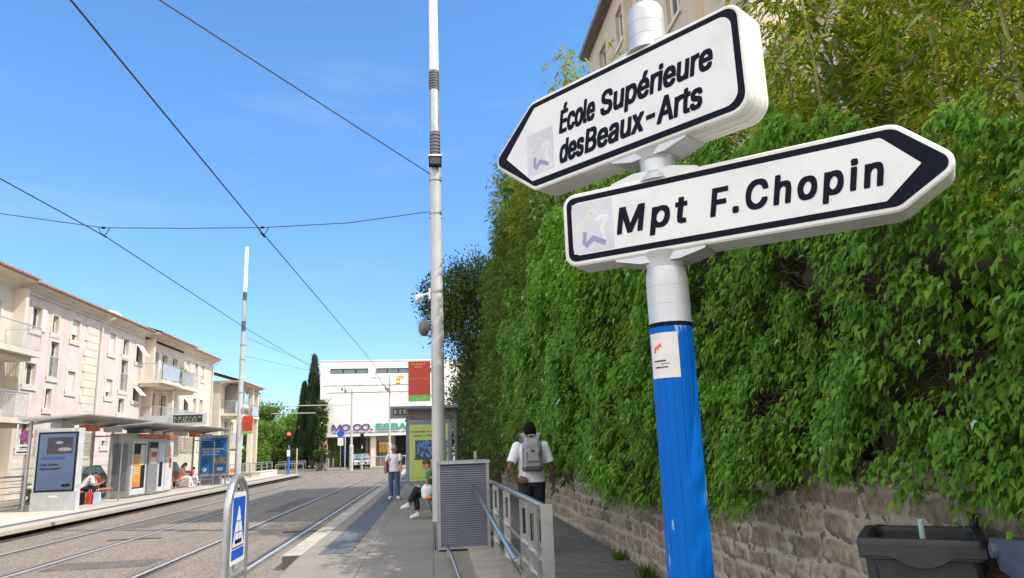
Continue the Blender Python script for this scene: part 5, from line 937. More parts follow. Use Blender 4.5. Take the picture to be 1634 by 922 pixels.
# ================================================================== HOOP WITH THE TRAM SIGN
def hoop():
    X = -1.77
    t = thing('hoop_sign', 'galvanised steel hoop holding a blue and white tram warning sign', 'sign', (X, 7.12, -.2)); y0, y1 = 6.8, 7.45; r_ = (y1-y0)/2
    pts = [(X, y0, -.2), (X, y0, .5), (X, y0+.02, .95)]+[(X, (y0+y1)/2-(r_-.02)*math.cos(R(a)), 1.02+.29*math.sin(R(a))) for a in range(0, 181, 15)]+[(X, y1-.02, .95), (X, y1, .5), (X, y1, -.2)]
    MB().tube(pts, .036, 16).build('hoop', M['galv'], t, smooth=True); MB().cyl((X, y0, .46), (X, y1, .46), .028, n=12).build('crossbar', M['galv'], t, smooth=True)
    MB().cyl((X-.015, 7.125, .46), (X-.015, 7.125, 1.3), .016, n=8).build('stay', M['galv'], t, smooth=True)
    # plate facing the pavement, i.e. +X; reading direction is +Y
    a, b, z0, z1 = 6.86, 7.37, .575, 1.185; pl = rpoly([(a, z0), (b, z0), (b, z1), (a, z1)], .03); P3 = lambda p, x: (X+.012+x, p[0], p[1])
    s_ = MB().loft([[P3(p, 0) for p in pl], [P3(p, .012) for p in pl]]).build('sign_plate', M['white_paint'], t)
    def flat(nm, poly, m_, l_=0): MB().loft([[P3(p, .008) for p in poly], [P3(p, .0135+.0012*l_) for p in poly]]).build(nm, m_, s_)
    flat('blue_field', [(a+.045, z0+.15), (b-.045, z0+.15), (b-.045, z1-.04), (a+.045, z1-.04)], M['signblue']); flat('blue_field', [(a+.045, z0+.04), (b-.045, z0+.04), (b-.045, z0+.125), (a+.045, z0+.125)], M['signblue'])
    cy_ = (a+b)/2; flat('white_triangle', [(a+.06, z0+.15), (b-.06, z0+.15), (cy_+.01, z1-.12), (cy_-.01, z1-.12)], M['white_paint'], 1)
    for q in ([(cy_-.1, z0+.36), (cy_+.09, z0+.36), (cy_+.09, z0+.366), (cy_-.1, z0+.366)], [(cy_-.004, z0+.27), (cy_+.004, z0+.27), (cy_+.004, z0+.36), (cy_-.004, z0+.36)], [(cy_-.11, z0+.262), (cy_+.11, z0+.262), (cy_+.11, z0+.27), (cy_-.11, z0+.27)], [(cy_-.115, z0+.17), (cy_-.108, z0+.17), (cy_-.108, z0+.262), (cy_-.115, z0+.262)], [(cy_+.108, z0+.17), (cy_+.115, z0+.17), (cy_+.115, z0+.262), (cy_+.108, z0+.262)], [(cy_-.004, z0+.2), (cy_+.004, z0+.2), (cy_+.004, z0+.26), (cy_-.004, z0+.26)], [(cy_-.115, z0+.17), (cy_+.115, z0+.17), (cy_+.115, z0+.205), (cy_-.115, z0+.205)]): flat('tram_pictogram', q, M['black'], 2)
    flat('baseline', [(a+.05, z0+.138), (b-.05, z0+.138), (b-.05, z0+.144), (a+.05, z0+.144)], M['black'], 2)
hoop()
# ================================================================== CABINET, RAILING
def cabinet():
    t = thing('equipment_cabinet', 'grey louvred metal cabinet at the end of the right platform railing', 'cabinet', (.47, 11.95, 0)); x0, x1, y0, y1, H = .07, .87, 11.67, 12.3, 1.32
    MB().box(x0+.02, x1-.02, y0+.03, y1-.02, .05, H-.03).build('core', M['black'], t)
    f = MB()
    for x in (x0, x1-.045): f.box(x, x+.045, y0, y0+.04, .04, H-.045).box(x, x+.045, y1-.04, y1, .04, H-.045)
    f.box(x0, x1, y0-.003, y1, .02, .055).build('frame', M['cabgrey'], t)
    MB().box(x0-.015, x1+.015, y0-.02, y1+.02, H-.044, H).build('lid', M['galv'], t)
    l_ = MB(); k = 36
    for i in range(k):
        z = .062+i*(H-.12)/k; hh = (H-.12)/k
        l_.add([(x0+.046, y0+.006, z), (x1-.046, y0+.006, z), (x1-.046, y0+.03, z+hh*1.15), (x0+.046, y0+.03, z+hh*1.15), (x0+.046, y0+.006, z+hh*.35), (x1-.046, y0+.006, z+hh*.35)], [(0, 1, 5, 4), (4, 5, 2, 3)])
        for xs in (x0+.004, x1-.004): l_.add([(xs, y0+.05, z), (xs, y1-.05, z), (xs+(.012 if xs < .4 else -.012), y1-.05, z+hh), (xs+(.012 if xs < .4 else -.012), y0+.05, z+hh)], [(0, 1, 2, 3)])
    l_.build('louvres', M['louvre'], t)
    l_ = MB(); 
    for i in range(26): l_.box(x0+.01+i*.03, x0+.022+i*.03, y0, y1, H+.001, H+.006)
    l_.build('ribbed_top', M['railgrey'], t)
cabinet()
def railing():
    X = .9; t = thing('handrail', 'stainless steel railing with flat slotted posts running towards the cabinet', 'railing', (X, 9.5, 0))
    zt = lambda y: 1.015-.004*(y-6)
    MB().tube([(X, y, zt(y)) for y in (6.02, 8, 10, 12, 14)], .03, 14).build('top_rail', M['steel'], t, smooth=True)
    ys = [6.35, 6.95, 7.55, 9.3, 10.9, 12.6, 14.0]
    for i, y in enumerate(ys):
        # flat bar post standing across the rail, with a slot near its head
        m_ = MB(); w_, th, z1, s0, s1 = .042, .008, zt(y)-.02, .66, .9
        m_.box(X-w_, X+w_, y-th, y+th, .02, s0).box(X-w_, X-.016, y-th, y+th, s0, s1).box(X+.016, X+w_, y-th, y+th, s0, s1).box(X-w_, X+w_, y-th, y+th, s1, z1); m_.build('post', M['steel_flat'], t)
    MB().box(X-.046, X+.046, 6.0, 6.012, .02, zt(6)+.032).box(X-.046, X-.038, 6.013, 6.06, .02, zt(6)+.03).box(X+.038, X+.046, 6.013, 6.06, .02, zt(6)+.03).build('end_plate', M['steel_flat'], t)
    for z in (.2, .4, .58): MB().cyl((X, 6.06, z), (X, 14, z), .021, n=10).build('rail_bar', M['steel'], t, smooth=True)
    a, b = Vector((.62, 11.6, .92)), Vector((.74, 6.95, .5)); m_ = MB().tube([a+(a-b)*.02, a, a.lerp(b, .5), b], .024, 12); m_.build('low_handrail', M['steel'], t, smooth=True)
    br = MB().obox(b+Vector((.02, -.03, 0)), (.012, 0, 0), (0, .05, 0), (0, 0, .03)).tube([b, (.82, 6.95, .36), (.86, 6.95, .32)], .02, 6)
    br.build('bracket', M['steel_flat'], t)
    t = thing('guide_pipe', 'thin steel pipe running along the ground out of the cabinet foot', 'pipe', (.25, 10, 0)); MB().tube([(.2, 12.3, .07), (.22, 11.4, .085), (.3, 8.4, .08), (.33, 7.2, .0)], .019, 10).build('pipe', M['steel'], t, smooth=True); MB().box(.19, .25, 11.2, 11.24, -.02, .07).build('foot', M['steel_flat'], t)
railing()
# ================================================================== MASTS AND WIRES
def mast(label, x, y, top, zb, sc_=1., speaker=True):
    t = thing('catenary_mast', label, 'mast', (x, y, 0)); c = (x, y, 0)
    MB().lathe([(.17, 0), (.17, .02), (.155, .03), (.15, 2.2), (.147, 2.21), (.145, 2.3), (.143, 4.6), (.138, 4.62), (.128, 7.9)], c, 32).build('pole', M['mastgrey'], t, smooth=True)
    bl, bh = zb
    def band(z0, z1):
        m_ = MB(); n = 7
        for i in range(n): z = z0+(z1-z0)*i/n; h = (z1-z0)/n; m_.lathe([(.105, z), (.128, z+.004), (.128, z+h*.62), (.105, z+h*.66), (.105, z+h)], c, 20)
        m_.build('vent_band', M['darkband'], t)
    MB().lathe([(.1, 7.9), (.1, top)], c, 24).build('core_tube', M['mastwhite'], t, smooth=True)
    MB().lathe([(.125, 7.9), (.125, bl)], c, 24).build('lower_tube', M['mastgrey'], t, smooth=True)
    band(bl, bl+.62); MB().lathe([(.118, bl+.63), (.112, bh-.02)], c, 24).build('silver_tube', M['galv'], t, smooth=True); band(bh, bh+.5); MB().lathe([(.115, bh+.51), (.1, top), (0, top+.02)], c, 24).build('white_tip', M['mastwhite'], t, smooth=True)
    MB().tube([(x-.16, y-.02, 6.86*sc_), (x+.16, y-.02, 6.86*sc_)], .03, 6).lathe([(.15, 7.78), (.15, 7.86)], c, 20).lathe([(.15, 6.95), (.15, 7.0)], c, 20).lathe([(.152, 5.05), (.152, 5.1)], c, 20).build('clamp', M['galv'], t)
    if speaker:
     f = MB().box(x-.15, x+.15, y-.3, y-.12, 8.08, 8.3).build('floodlight', M['black'], t); MB().box(x-.16, x+.16, y-.31, y-.1, 8.301, 8.34).build('floodlight_hood', M['mastwhite'], f); MB().box(x-.12, x+.12, y-.306, y-.301, 8.11, 8.26).build('lens', M['darkglass'], f)
    if speaker:
        s_ = MB().ell((x-.3, y-.05, 4.22), (.13, .15, .19), 16, 12).build('loudspeaker', M['darkband'], t, smooth=True); MB().tube([(x-.3, y-.05, 4.05), (x-.14, y-.03, 4.05)], .02, 6).tube([(x-.3, y-.05, 4.38), (x-.14, y-.03, 4.38)], .02, 6).build('bracket', M['galv'], s_)
        s_ = MB().tube([(x-.47, y-.12, 4.92), (x-.36, y-.02, 4.97)], [.06, .07], 10).build('camera_housing', M['mastwhite'], t, smooth=True); MB().tube([(x-.38, y, 4.98), (x-.12, y, 5.06)], .025, 6).box(x-.19, x-.14, y-.05, y+.05, 4.9, 5.15).build('bracket', M['mastwhite'], s_)
        MB().ell((x-.42, y-.0, 4.84), (.06, .06, .05), 10, 6).build('dome_camera', M['mastgrey'], t, smooth=True)
    else:
        MB().ell((x+.32, y-.05, 4.25), (.16, .16, .16), 14, 10).tube([(x+.14, y, 4.25), (x+.3, y-.05, 4.25)], .04, 6).build('globe_camera', M['mastwhite'], t, smooth=True)
    return t
mast('tall grey catenary mast with white tip behind the louvred cabinet', .14, 16.6, 14.0, (8.4, 10.15))
mast('tall catenary mast with white tip rising from the left platform', -10.85, 43.4, 13.7, (8.6, 10.45), speaker=False)
def flag(label, x0, x1, y, z0, z1, words):
    t = thing('line_sign', label, 'sign', ((x0+x1)/2, y, z0)); zg = z0+(z1-z0)*.155
    dots, tt, b = _new('dotted_red'); N = tt.nodes; L = tt.links; tc = N.new('ShaderNodeTexCoord'); v = N.new('ShaderNodeTexVoronoi'); v.inputs['Scale'].default_value = 26; v.inputs['Randomness'].default_value = .15; mp = N.new('ShaderNodeMapping'); mp.inputs['Scale'].default_value = (1, 0, 1); mp.inputs['Rotation'].default_value = (0, R(40), 0); L.new(tc.outputs['Object'], mp.inputs[0]); L.new(mp.outputs[0], v.inputs['Vector'])
    cr = N.new('ShaderNodeValToRGB'); cr.color_ramp.elements[0].position = .14; cr.color_ramp.elements[1].position = .2; cr.color_ramp.elements[0].color = (.62, .3, .07, 1); cr.color_ramp.elements[1].color = (.5, .025, .012, 1); L.new(v.outputs['Distance'], cr.inputs[0]); L.new(cr.outputs[0], b.inputs['Base Color']); b.inputs['Roughness'].default_value = .4
    MB().box(x0, x1, y-.03, y+.03, zg, z1).build('red_panel', dots, t); MB().box(x0, x1, y-.03, y+.03, z0, zg-.001).build('green_band', M['green'], t)
    if words:
        for body, z, h, wd, m_ in (('Direction', z1-.075, .045, .3, M['gold']), ('Jacou', z1-.135, .04, .16, M['gold']), ('Beaux-Arts', z0+.49, .05, .42, mat('dull_orange', (.5, .2, .03), .5))): text(body, 'lettering', m_, t, ((x0+x1)/2-.02, y-.03, z), (1, 0, 0), (0, 0, 1), h, wd, align='C', bold=.04)
        text('ligne', 'lettering', mat('pale_lime', (.5, .72, .35), .5), t, (x0+.07, y-.03, z0+.04), (1, 0, 0), (0, 0, 1), .062, .31, spacing=1.3); text('2', 'lettering', mat('pale_lime2', (.6, .78, .45), .5), t, (x1-.13, y-.03, z0+.04), (1, 0, 0), (0, 0, 1), .075)
    sg = 1 if words else -1; xe = x1 if words else x0
    MB().box(min(xe, xe+.05*sg), max(xe, xe+.05*sg), y-.015, y+.015, z1-.09, z1-.05).box(min(xe, xe+.05*sg), max(xe, xe+.05*sg), y-.015, y+.015, z0+.1, z0+.14).build('bracket', M['galv'], t)
flag('red dotted flag sign with green band on the near side of the right mast', -.52, -.03, 16.55, 2.57, 3.46, True)
flag('small red flag sign with green band on the left mast', -10.64, -10.1, 43.35, 2.75, 3.75, False)
WIRES = [('trolley_wire', 'overhead tram wire over the right track, steep in the upper left sky', [(-3.9, -6, 6.35), (-3.88, 7.7, 6.45), (-3.82, 16.6, 6.5), (-3.9, 51, 7.4), (-5.5, 75, 8.0)], .013),
 ('trolley_wire', 'overhead tram wire over the left track, lowest of the long wires', [(-7.5, -6, 6.4), (-7.5, 13, 6.42), (-7.22, 16.6, 6.42), (-7.5, 30, 6.6), (-7.7, 48, 7.0), (-9, 76, 7.4)], .012),
 ('span_wire', 'span wire sagging across both tracks from the right mast', [(.02, 16.6, 7.02), (-1.9, 16.6, 6.74), (-3.81, 16.6, 6.63), (-5.5, 16.6, 6.615), (-7.29, 16.6, 6.63), (-9.6, 16.6, 6.98), (-17.9, 16.6, 8.3)], .011),
 ('guy_wire', 'stay wire from the clamp high on the right mast to the upper left corner', [(.02, 16.5, 7.92), (-3.89, 10, 8.06), (-7.8, 3.5, 8.2)], .012),
 ('span_wire', 'thin span wire from the left mast to the far crossing', [(-10.8, 43.4, 8.3), (-12.4, 75, 10.5)], .012), ('span_wire', 'thin far span wire from the white building corner to the loudspeaker', [(-6.9, 75, 10.0), (.6, 70, 9.7)], .012), ('span_wire', 'thin wire between the left mast and the white building', [(-10.8, 43.4, 7.2), (-9.6, 79.8, 9.4)], .01)]
for i in range(5): WIRES.append(('far_wire', ['thin slanting wire in front of the white building, uppermost', 'second slanting wire in front of the white building', 'third slanting wire, across the strip windows', 'fourth slanting wire above the purple letters', 'lowest slanting wire above the green letters'][i], [(-9.5+i*.6, 76, 7.6-.35*i), (1.5, 62+3*i, 9.2-.5*i)], .01))
for nm, lab, pts, r_ in WIRES: tag(MB().tube(pts, r_, 5).build(nm, M['rope'], None, loc=pts[0]), lab, 'wire')
for x, lab in ((-3.81, 'small hanger joining the right tram wire to its span wire'), (-7.27, 'small hanger joining the left tram wire to its span wire')):
    t = thing('wire_hanger', lab, 'wire fitting', (x, 16.6, 6.45)); MB().tube([(x-.12, 16.6, 6.635), (x-.06, 16.6, 6.5), (x, 16.6, 6.44), (x+.06, 16.6, 6.5), (x+.12, 16.6, 6.63)], .012, 5).build('yoke', M['rope'], t); MB().cyl((x, 16.45, 6.45), (x, 16.75, 6.45), .02, n=6).ell((x-.02, 16.6, 6.63), (.05, .03, .03), 8, 6).build('clamp', M['black'], t)
# far masts with their cross arms, in front of the white building
for x, h, lab, arms in ((-7.95, 7.8, 'slim grey mast left of the parked car, before the white building', [(-10.6, -3.0, 8.05-.35)]), (-4.22, 9.0, 'slim grey mast in front of the green letters', [(-10.8, -1.0, 8.1), (-10.5, -1.0, 7.4)])):
    t = thing('tram_mast', lab, 'mast', (x, 75, -.2)); MB().lathe([(.2, -.2), (.2, 2.2), (.12, 2.3), (.1, 5), (.085, h)], (x, 75, 0), 16).build('pole', M['mastgrey'], t, smooth=True)
    if x < -5:
        MB().tube([(-15.9, 75, 6.27), (-8, 75, 6.2)], .05, 6).build('cross_arm', M['mastgrey'], t); MB().tube([(-15.7, 75.1, 5.54), (-11.5, 75.1, 5.5)], .05, 6).build('cross_arm', M['mastgrey'], t)
    else:
        for a, b, z in arms: MB().tube([(a, 74.9, z), (b, 74.9, z-.05)], .045, 6).build('cross_arm', M['darkband'], t)
        ins = MB()
        for xx, z in ((-8.9, 7.75), (-8.6, 7.6), (-4.6, 7.75), (-4.4, 7.6)): ins.ell((xx, 74.85, z), (.1, .1, .22), 8, 6)
        ins.tube([(-8.8, 74.9, 8.1), (-8.4, 74.85, 7.4)], .03, 5).tube([(-4.9, 74.9, 8.2), (-4.4, 74.85, 7.4), (-5.6, 74.8, 9.3)], .03, 5).build('insulators', M['darkband'], t); MB().tube([(x, 75, 8.75), (x-1.6, 75, 8.85)], .03, 6).ell((x-1.6, 75, 8.83), (.35, .12, .06), 10, 6).build('street_light_arm', M['galv'], t)
t = thing('traffic_light', 'amber warning light hanging on the far cross arm near the red flag', 'traffic light', (-3.4, 74.6, 8.2)); MB().box(-3.55, -3.2, 74.6, 74.85, 8.15, 8.6).build('housing', M['black'], t); MB().ell((-3.38, 74.58, 8.37), (.14, .04, .14), 12, 8).build('amber_lens', M['amberlamp'], t); MB().box(-3.5, -2.8, 74.7, 74.72, 8.65, 8.95).build('plate', M['gold'], t)
# ================================================================== LEFT STATION
def roof_wing(root, X0, X1, y0, y1, z):
    """thin metal wing roof, tilted up towards the track, ribbed below"""
    MB().loft([[(X0, y, z-.1), (X1, y, z+.02), (X1, y, z+.06), (X0+.3, y, z+.0), (X0, y, z-.02)] for y in (y0, y1)]).build('roof', M['shelter'], root)
    n = 5
    for i in range(n+1): y = y0+.08+(y1-y0-.16)*i/n; MB().loft([[(X0+.1, yy, z-.16), (X1-.25, yy, z-.015), (X1-.25, yy, z+.012), (X0+.1, yy, z-.09)] for yy in (y-.025, y+.025)]).build('roof_rib', M['shelter'], root)
def striped_panel(root, X, y0, y1, z0, z1):
    g = MB(); cols = [M['red'], M['green'], M['orange'], M['lime']]; n = 22
    parts = [MB() for _ in cols]
    for i in range(n): z = z0+(z1-z0)*i/n; parts[(i*7) % 4].box(X, X+.006, y0, y1, z, z+(z1-z0)/n*.42)
    for p, m_ in zip(parts, cols): p.build('coloured_stripes', m_, root)
def bench(label, x, y0, y1, hoopend=None):
    t = thing('bench', label, 'bench', (x, (y0+y1)/2, 0))
    MB().box(x-.22, x+.22, y0, y1, .43, .47).build('seat', M['orange'], t)
    MB().box(x-.27, x-.235, y0, y1, .62, .86).build('backrest', M['orange'], t)
    for y in (y0+.2, y1-.2): MB().tube([(x-.24, y, .8), (x-.24, y, .4), (x+.18, y, .4), (x+.18, y, .02)], .022, 6).tube([(x-.24, y, .4), (x-.12, y, .02)], .022, 6).build('leg', M['galv'], t)
def left_shelter(label, y0, y1, group='wing roof shelters on the left platform', lampy=None, first=False):
    t = thing('tram_shelter', label, 'shelter', (-12.6, (y0+y1)/2, 0), group=group); roof_wing(t, -13.4, -11.25, y0, y1, 3.0)
    for y in (y0+.55, y1-.5): MB().tube([(-13.25, y, 0), (-13.25, y, 2.93)], .055, 10).tube([(-13.25, y, 2.8), (-12.3, y, 2.93)], .04, 8).build('post', M['shelter'], t)
    striped_panel(t, -13.2, y0+.7, y1-.6, 1.75, 2.62)
    MB().box(-13.215, -13.207, y0+.65, y1-.55, .25, 2.66).build('glass_back', GLASSY, t)
    for i in range(3):
        y = y0+.75+(y1-y0-1.6)*i/2; MB().box(-12.75, -12.4, y, y+.9, 2.62, 2.82).build('lamp_box', M['orange'] if i == 1 else M['kiosk_light'], t)
    hp_ = MB().tube([(-12.0, y1-.9, 0), (-12.0, y1-.9, 2.3), (-12.05, y1-.9, 2.42), (-12.2, y1-.9, 2.46), (-13.1, y1-.9, 2.46)], .028, 8).tube([(-12.0, y1-.9, .35), (-13.1, y1-.9, .35)], .02, 6).build('end_hoop', M['galv'], t)
def glassy():
    m, t, b = _new('clear_glass'); N = t.nodes; L = t.links; tr = N.new('ShaderNodeBsdfTransparent'); tr.inputs[0].default_value = (.93, .95, .94, 1); ms = N.new('ShaderNodeMixShader'); fr = N.new('ShaderNodeFresnel'); gl = N.new('ShaderNodeBsdfGlossy'); gl.inputs['Roughness'].default_value = .03
    ms.inputs[0].default_value = .05; L.new(tr.outputs[0], ms.inputs[1]); L.new(gl.outputs[0], ms.inputs[2]); L.new(ms.outputs[0], N['Material Output'].inputs[0]); return m
GLASSY = glassy()
left_shelter('nearest wing roof shelter on the left platform, behind the advertising screen', 25.7, 31.4); left_shelter('farthest wing roof shelter on the left platform, next to the blue poster', 37.9, 43.8)
# roof over the ticket kiosks
t = thing('tram_shelter', 'middle wing roof carried over the grey ticket kiosks', 'shelter', (-12.6, 34.5, 0), group='wing roof shelters on the left platform'); roof_wing(t, -13.4, -11.25, 31.9, 36.9, 2.95)
MB().tube([(-13.1, 32.3, 0), (-13.1, 32.3, 2.85)], .055, 10).build('post', M['shelter'], t); MB().tube([(-13.1, 36.6, 0), (-13.1, 36.6, 2.85)], .055, 10).build('post', M['shelter'], t); MB().box(-13.0, -12.3, 33.4, 34.2, 2.66, 2.83).build('crossbeam', M['frame_blue'], t)
def ticket_kiosk():
    t = thing('ticket_kiosk', 'grey ticket machine block with orange posters and a red band on top', 'kiosk', (-12.9, 35.1, 0)); xf = -12.45; y0, y1 = 32.55, 37.7
    MB().box(-13.3, xf, y0, y1, .03, 2.62).build('body', M['kiosk'], t)
    MB().box(xf+.002, xf+.025, y0+.6, y1, 2.42, 2.6).build('red_band', M['red'], t); MB().box(xf+.002, xf+.03, y0, y0+.58, 2.42, 2.6).build('green_badge', M['green'], t); MB().box(xf+.026, xf+.03, y0+1.6, y0+2.9, 2.47, 2.54).build('band_lettering', M['orange'], t); MB().box(xf+.026, xf+.03, y0+3.8, y0+4.9, 2.47, 2.54).build('band_lettering', M['orange'], t)
    MB().box(-13.2, -12.55, y0-.012, y0-.002, .3, 2.2).build('side_panel', M['frame_blue'], t)
    def bay(a, b, m_, z0=.1, z1=2.3, d_=.03): return MB().box(xf+.002, xf+d_, a, b, z0, z1).build('bay_frame', m_, t)
    f1 = bay(y0+.12, y0+1.75, M['kiosk_light']); MB().box(xf+.031, xf+.036, y0+.3, y0+1.58, .35, 2.2).build('poster', M['black'], f1); MB().box(xf+.037, xf+.04, y0+.3, y0+1.1, .4, 1.75).build('orange_poster', mat('poster_orange', (.75, .3, .02), .5, c2=(.8, .42, .06), scale=2), f1); MB().box(xf+.037, xf+.041, y0+1.0, y0+1.5, 1.3, 2.15).build('pale_map', M['poster_cream'], f1); l_ = MB()
    for z in (.95, 1.06, 1.17): l_.box(xf+.0405, xf+.043, y0+.35, y0+.85, z, z+.05)
    l_.build('poster_lines', M['offwhite'], f1); MB().box(xf+.0402, xf+.042, y0+.35, y0+1.0, .4, .6).build('red_block', M['orange'], f1)
    f2 = bay(y0+1.9, y0+3.0, M['kiosk'], .05, 2.3, .06); MB().box(xf+.061, xf+.066, y0+2.1, y0+2.85, 1.35, 2.0).build('notice', M['poster_cream'], f2); MB().box(xf+.067, xf+.07, y0+2.15, y0+2.8, 1.62, 1.85).build('notice_block', M['red'], f2); MB().box(xf+.061, xf+.064, y0+1.95, y0+2.95, 2.02, 2.28).build('screen', M['black'], f2)
    f3 = bay(y0+3.1, y0+4.0, M['kiosk_light']); MB().box(xf+.031, xf+.036, y0+3.3, y0+3.7, .3, 1.4).build('dark_slot', M['black'], f3); MB().box(xf+.031, xf+.036, y0+3.3, y0+3.9, 1.5, 2.2).build('pale_sheet', M['cloth_white'], f3)
    f4 = bay(y0+4.1, y1-.1, M['kiosk_light']); MB().box(xf+.031, xf+.036, y0+4.2, y1-.2, 1.05, 2.2).build('timetable', M['poster_cream'], f4); MB().box(xf+.037, xf+.04, y0+4.55, y1-.3, 1.1, 1.55).build('timetable_block', M['red'], f4); l_ = MB()
    for i in range(6): l_.box(xf+.037, xf+.039, y0+4.25, y1-.3-(i % 3)*.1, 1.65+i*.08, 1.68+i*.08)
    l_.build('timetable_lines', M['orange'], f4)
ticket_kiosk()
bench('orange bench under the nearest left shelter where the hunched man sits', -13.0, 28.4, 31.9); bench('orange bench under the far left shelter where the woman and child sit', -13.1, 39.6, 43.3); bench('orange bench beside the left catenary mast', -11.1, 43.9, 45.3); bench('orange seat beside the right mast under the seated woman', .12, 16.95, 17.75)
# advertising screen
def totem():
    t = thing('advertising_screen', 'tall grey digital advertising screen standing before the nearest left shelter', 'screen', (-12.2, 26.1, 0)); x0, x1, y = -12.83, -11.5, 25.88
    MB().box(x0-.02, x1, y, y+.3, 0, 2.62).build('cabinet', M['kiosk_light'], t)
    MB().box(x0-.03, x1+.01, y-.03, y-.002, .0, .58).build('base_panel', mat('base_grey', (.4, .41, .42), .4, .2), t)
    s_ = MB().box(x0+.04, x1-.06, y-.03, y-.002, .6, 2.5).build('screen_border', M['black'], t); xs0, xs1 = x0+.1, x1-.12; MB().box(xs0, xs1, y-.036, y-.0305, .66, 2.44).build('screen', M['screen'], s_)
    MB().box(xs0+.25, xs1-.08, y-.042, y-.0365, 1.8, 2.33).build('picture', M['screen_dark'], s_)
    MB().ell((xs1-.32, y-.043, 1.93), (.22, .008, .06), 14, 8).ell((xs1-.5, y-.043, 2.15), (.12, .006, .05), 12, 6).build('picture_bowl', mat('bowl_grey', (.25, .22, .22), .4), s_)
    MB().box(xs0+.1, xs0+.82, y-.042, y-.0365, 1.63, 1.70).build('picture_bar', mat('bar_blue', (.03, .05, .25), .3), s_)
    for body, z, wd in (('Les Crazy', 1.43, .56), ('Mercredis™', 1.3, .66)): text(body, 'lettering', M['black'], s_, (xs0+.08, y-.0365, z), (1, 0, 0), (0, 0, 1), .085, wd, bold=.055)
    MB().box(xs1-.32, xs1-.07, y-.042, y-.0365, .75, .84).build('caption', M['black'], s_); text('Cityz', 'lettering', M['white_paint'], s_, (x0+.52, y-.031, .43), (1, 0, 0), (0, 0, 1), .07, .26, bold=.06)
totem()
def blue_panel():
    t = thing('poster_panel', 'blue framed advertising poster panel at the end of the far left shelter', 'poster', (-12.4, 44.0, 0)); x0, x1, y = -13.15, -11.52, 44.0
    MB().prism(rpoly([(x0, .5), (x1, .5), (x1, 2.74), (x0, 2.74)], .08), (0, y+.16, 0), (1, 0, 0), (0, 0, 1), 0, .16).build('frame', M['shelter'], t); MB().box(x0+.1, x0+.18, y+.04, y+.12, 0, .5).box(x1-.18, x1-.1, y+.04, y+.12, 0, .5).build('legs', M['shelter'], t)
    s_ = MB().box(x0+.1, x1-.1, y-.006, y+.002, .62, 2.6).build('poster', M['adblue'], t)
    for i, (b_, m_, wd) in enumerate((('DANS NOTRE', 'navytext', .95), ('MAISON DU DON', 'navytext', 1.12), ('DE MONTPELLIER', 'navytext', 1.15), ('ON VOUS DONNE', 'cloth_white', 1.15), ('TOUTE NOTRE', 'cloth_white', .95), ('ATTENTION.', 'cloth_white', .82))): text(b_, 'lettering', M[m_], s_, (x0+.2, y-.0065, 2.38-i*.145), (1, 0, 0), (0, 0, 1), .095, wd, bold=.06)
    MB().box(x0+.85, x1-.15, y-.012, y-.0065, 1.15, 1.55).build('photo', mat('photo_brown', (.2, .13, .1), .5, var=.8, scale=9, c2=(.6, .5, .42)), s_); MB().cyl((x0+.35, y-.012, .86), (x0+.35, y-.0065, .86), .12, n=20).build('round_emblem', M['offwhite'], s_); MB().box(x0+.8, x0+1.02, y-.012, y-.0065, .8, .95).build('red_emblem', M['red'], s_); MB().box(x0+1.04, x0+1.35, y-.012, y-.0065, .78, .96).build('caption', M['offwhite'], s_)
    l_ = MB()
    for i in range(5): l_.box(x0+.2, x0+.6-(i % 2)*.1, y-.009, y-.0065, 1.2+i*.06, 1.22+i*.06)
    l_.build('small_lines', M['navytext'], s_)
blue_panel()
def display(label, x0, x1, y, z0, z1, arm):
    t = thing('departure_display', label, 'display', ((x0+x1)/2, y, z0)); MB().box(x0, x1, y, y+.35, z0, z1).build('housing', M['frame_blue'] if x0 > -3 else M['postgrey'], t); s_ = MB().box(x0+.1, x1-.12, y-.01, y-.001, z0+.1, z1-.07).build('screen', mat('screen_green', (.012, .02, .014), .2), t)
    l_ = MB(); g = random.Random(8)
    for i in range(3):
        z = z0+.14+i*(z1-z0-.26)/3; x = x0+.14
        while x < x1-.3: w_ = g.uniform(.04, .16); l_.box(x, x+w_, y-.014, y-.0105, z, z+.05); x += w_+g.uniform(.03, .12)
    l_.build('display_rows', mat('led_rows', (.3, .34, .22), .5), s_)
    MB().box(*arm).build('arm', M['postgrey'], t)
display('electronic departure display above the roofs of the left platform', -12.75, -11.15, 38.0, 3.14, 3.68, (-14.3, -12.752, 38.1, 38.25, 3.2, 3.6)); display('electronic departure display hanging beyond the right shelter', -1.45, -.2, 26, 2.62, 3.03, (-.3, .35, 26.1, 26.25, 2.75, 2.9))
MB().tube([(-14.3, 38.17, -.1), (-14.3, 38.17, 3.6)], .07, 10).build('display_post', M['postgrey'], bpy.data.objects['departure_display'])
# railings behind and beyond the platform
def railing_run(label, a, b, h=1.05, n=8, bars=5, group=None, m='steel_flat'):
    a, b = Vector(a), Vector(b); t = thing('railing', label, 'railing', tuple(a.lerp(b, .5)), group=group); d_ = (b-a).normalized(); nn = Vector((-d_.y, d_.x, 0))
    for i in range(n+1): p = a.lerp(b, i/n); MB().obox(p+Vector((0, 0, h/2)), nn*.045, d_*.012, Vector((0, 0, h/2))).build('post', M[m], t)
    MB().cyl(a+Vector((0, 0, h)), b+Vector((0, 0, h)), .032, n=8).build('top_rail', M[m], t, smooth=True); r_ = MB()
    for i in range(bars): z = .14+(h-.28)*i/max(bars-1, 1); r_.cyl(a+Vector((0, 0, z)), b+Vector((0, 0, z)), .016, n=6)
    r_.build('rail_bar', M[m], t, smooth=True)
railing_run('steel railing at the back of the left platform, in front of the pink wall', (-13.95, 20, 0), (-13.95, 27.6, 0), 1.1, 4, 5, m='galv')
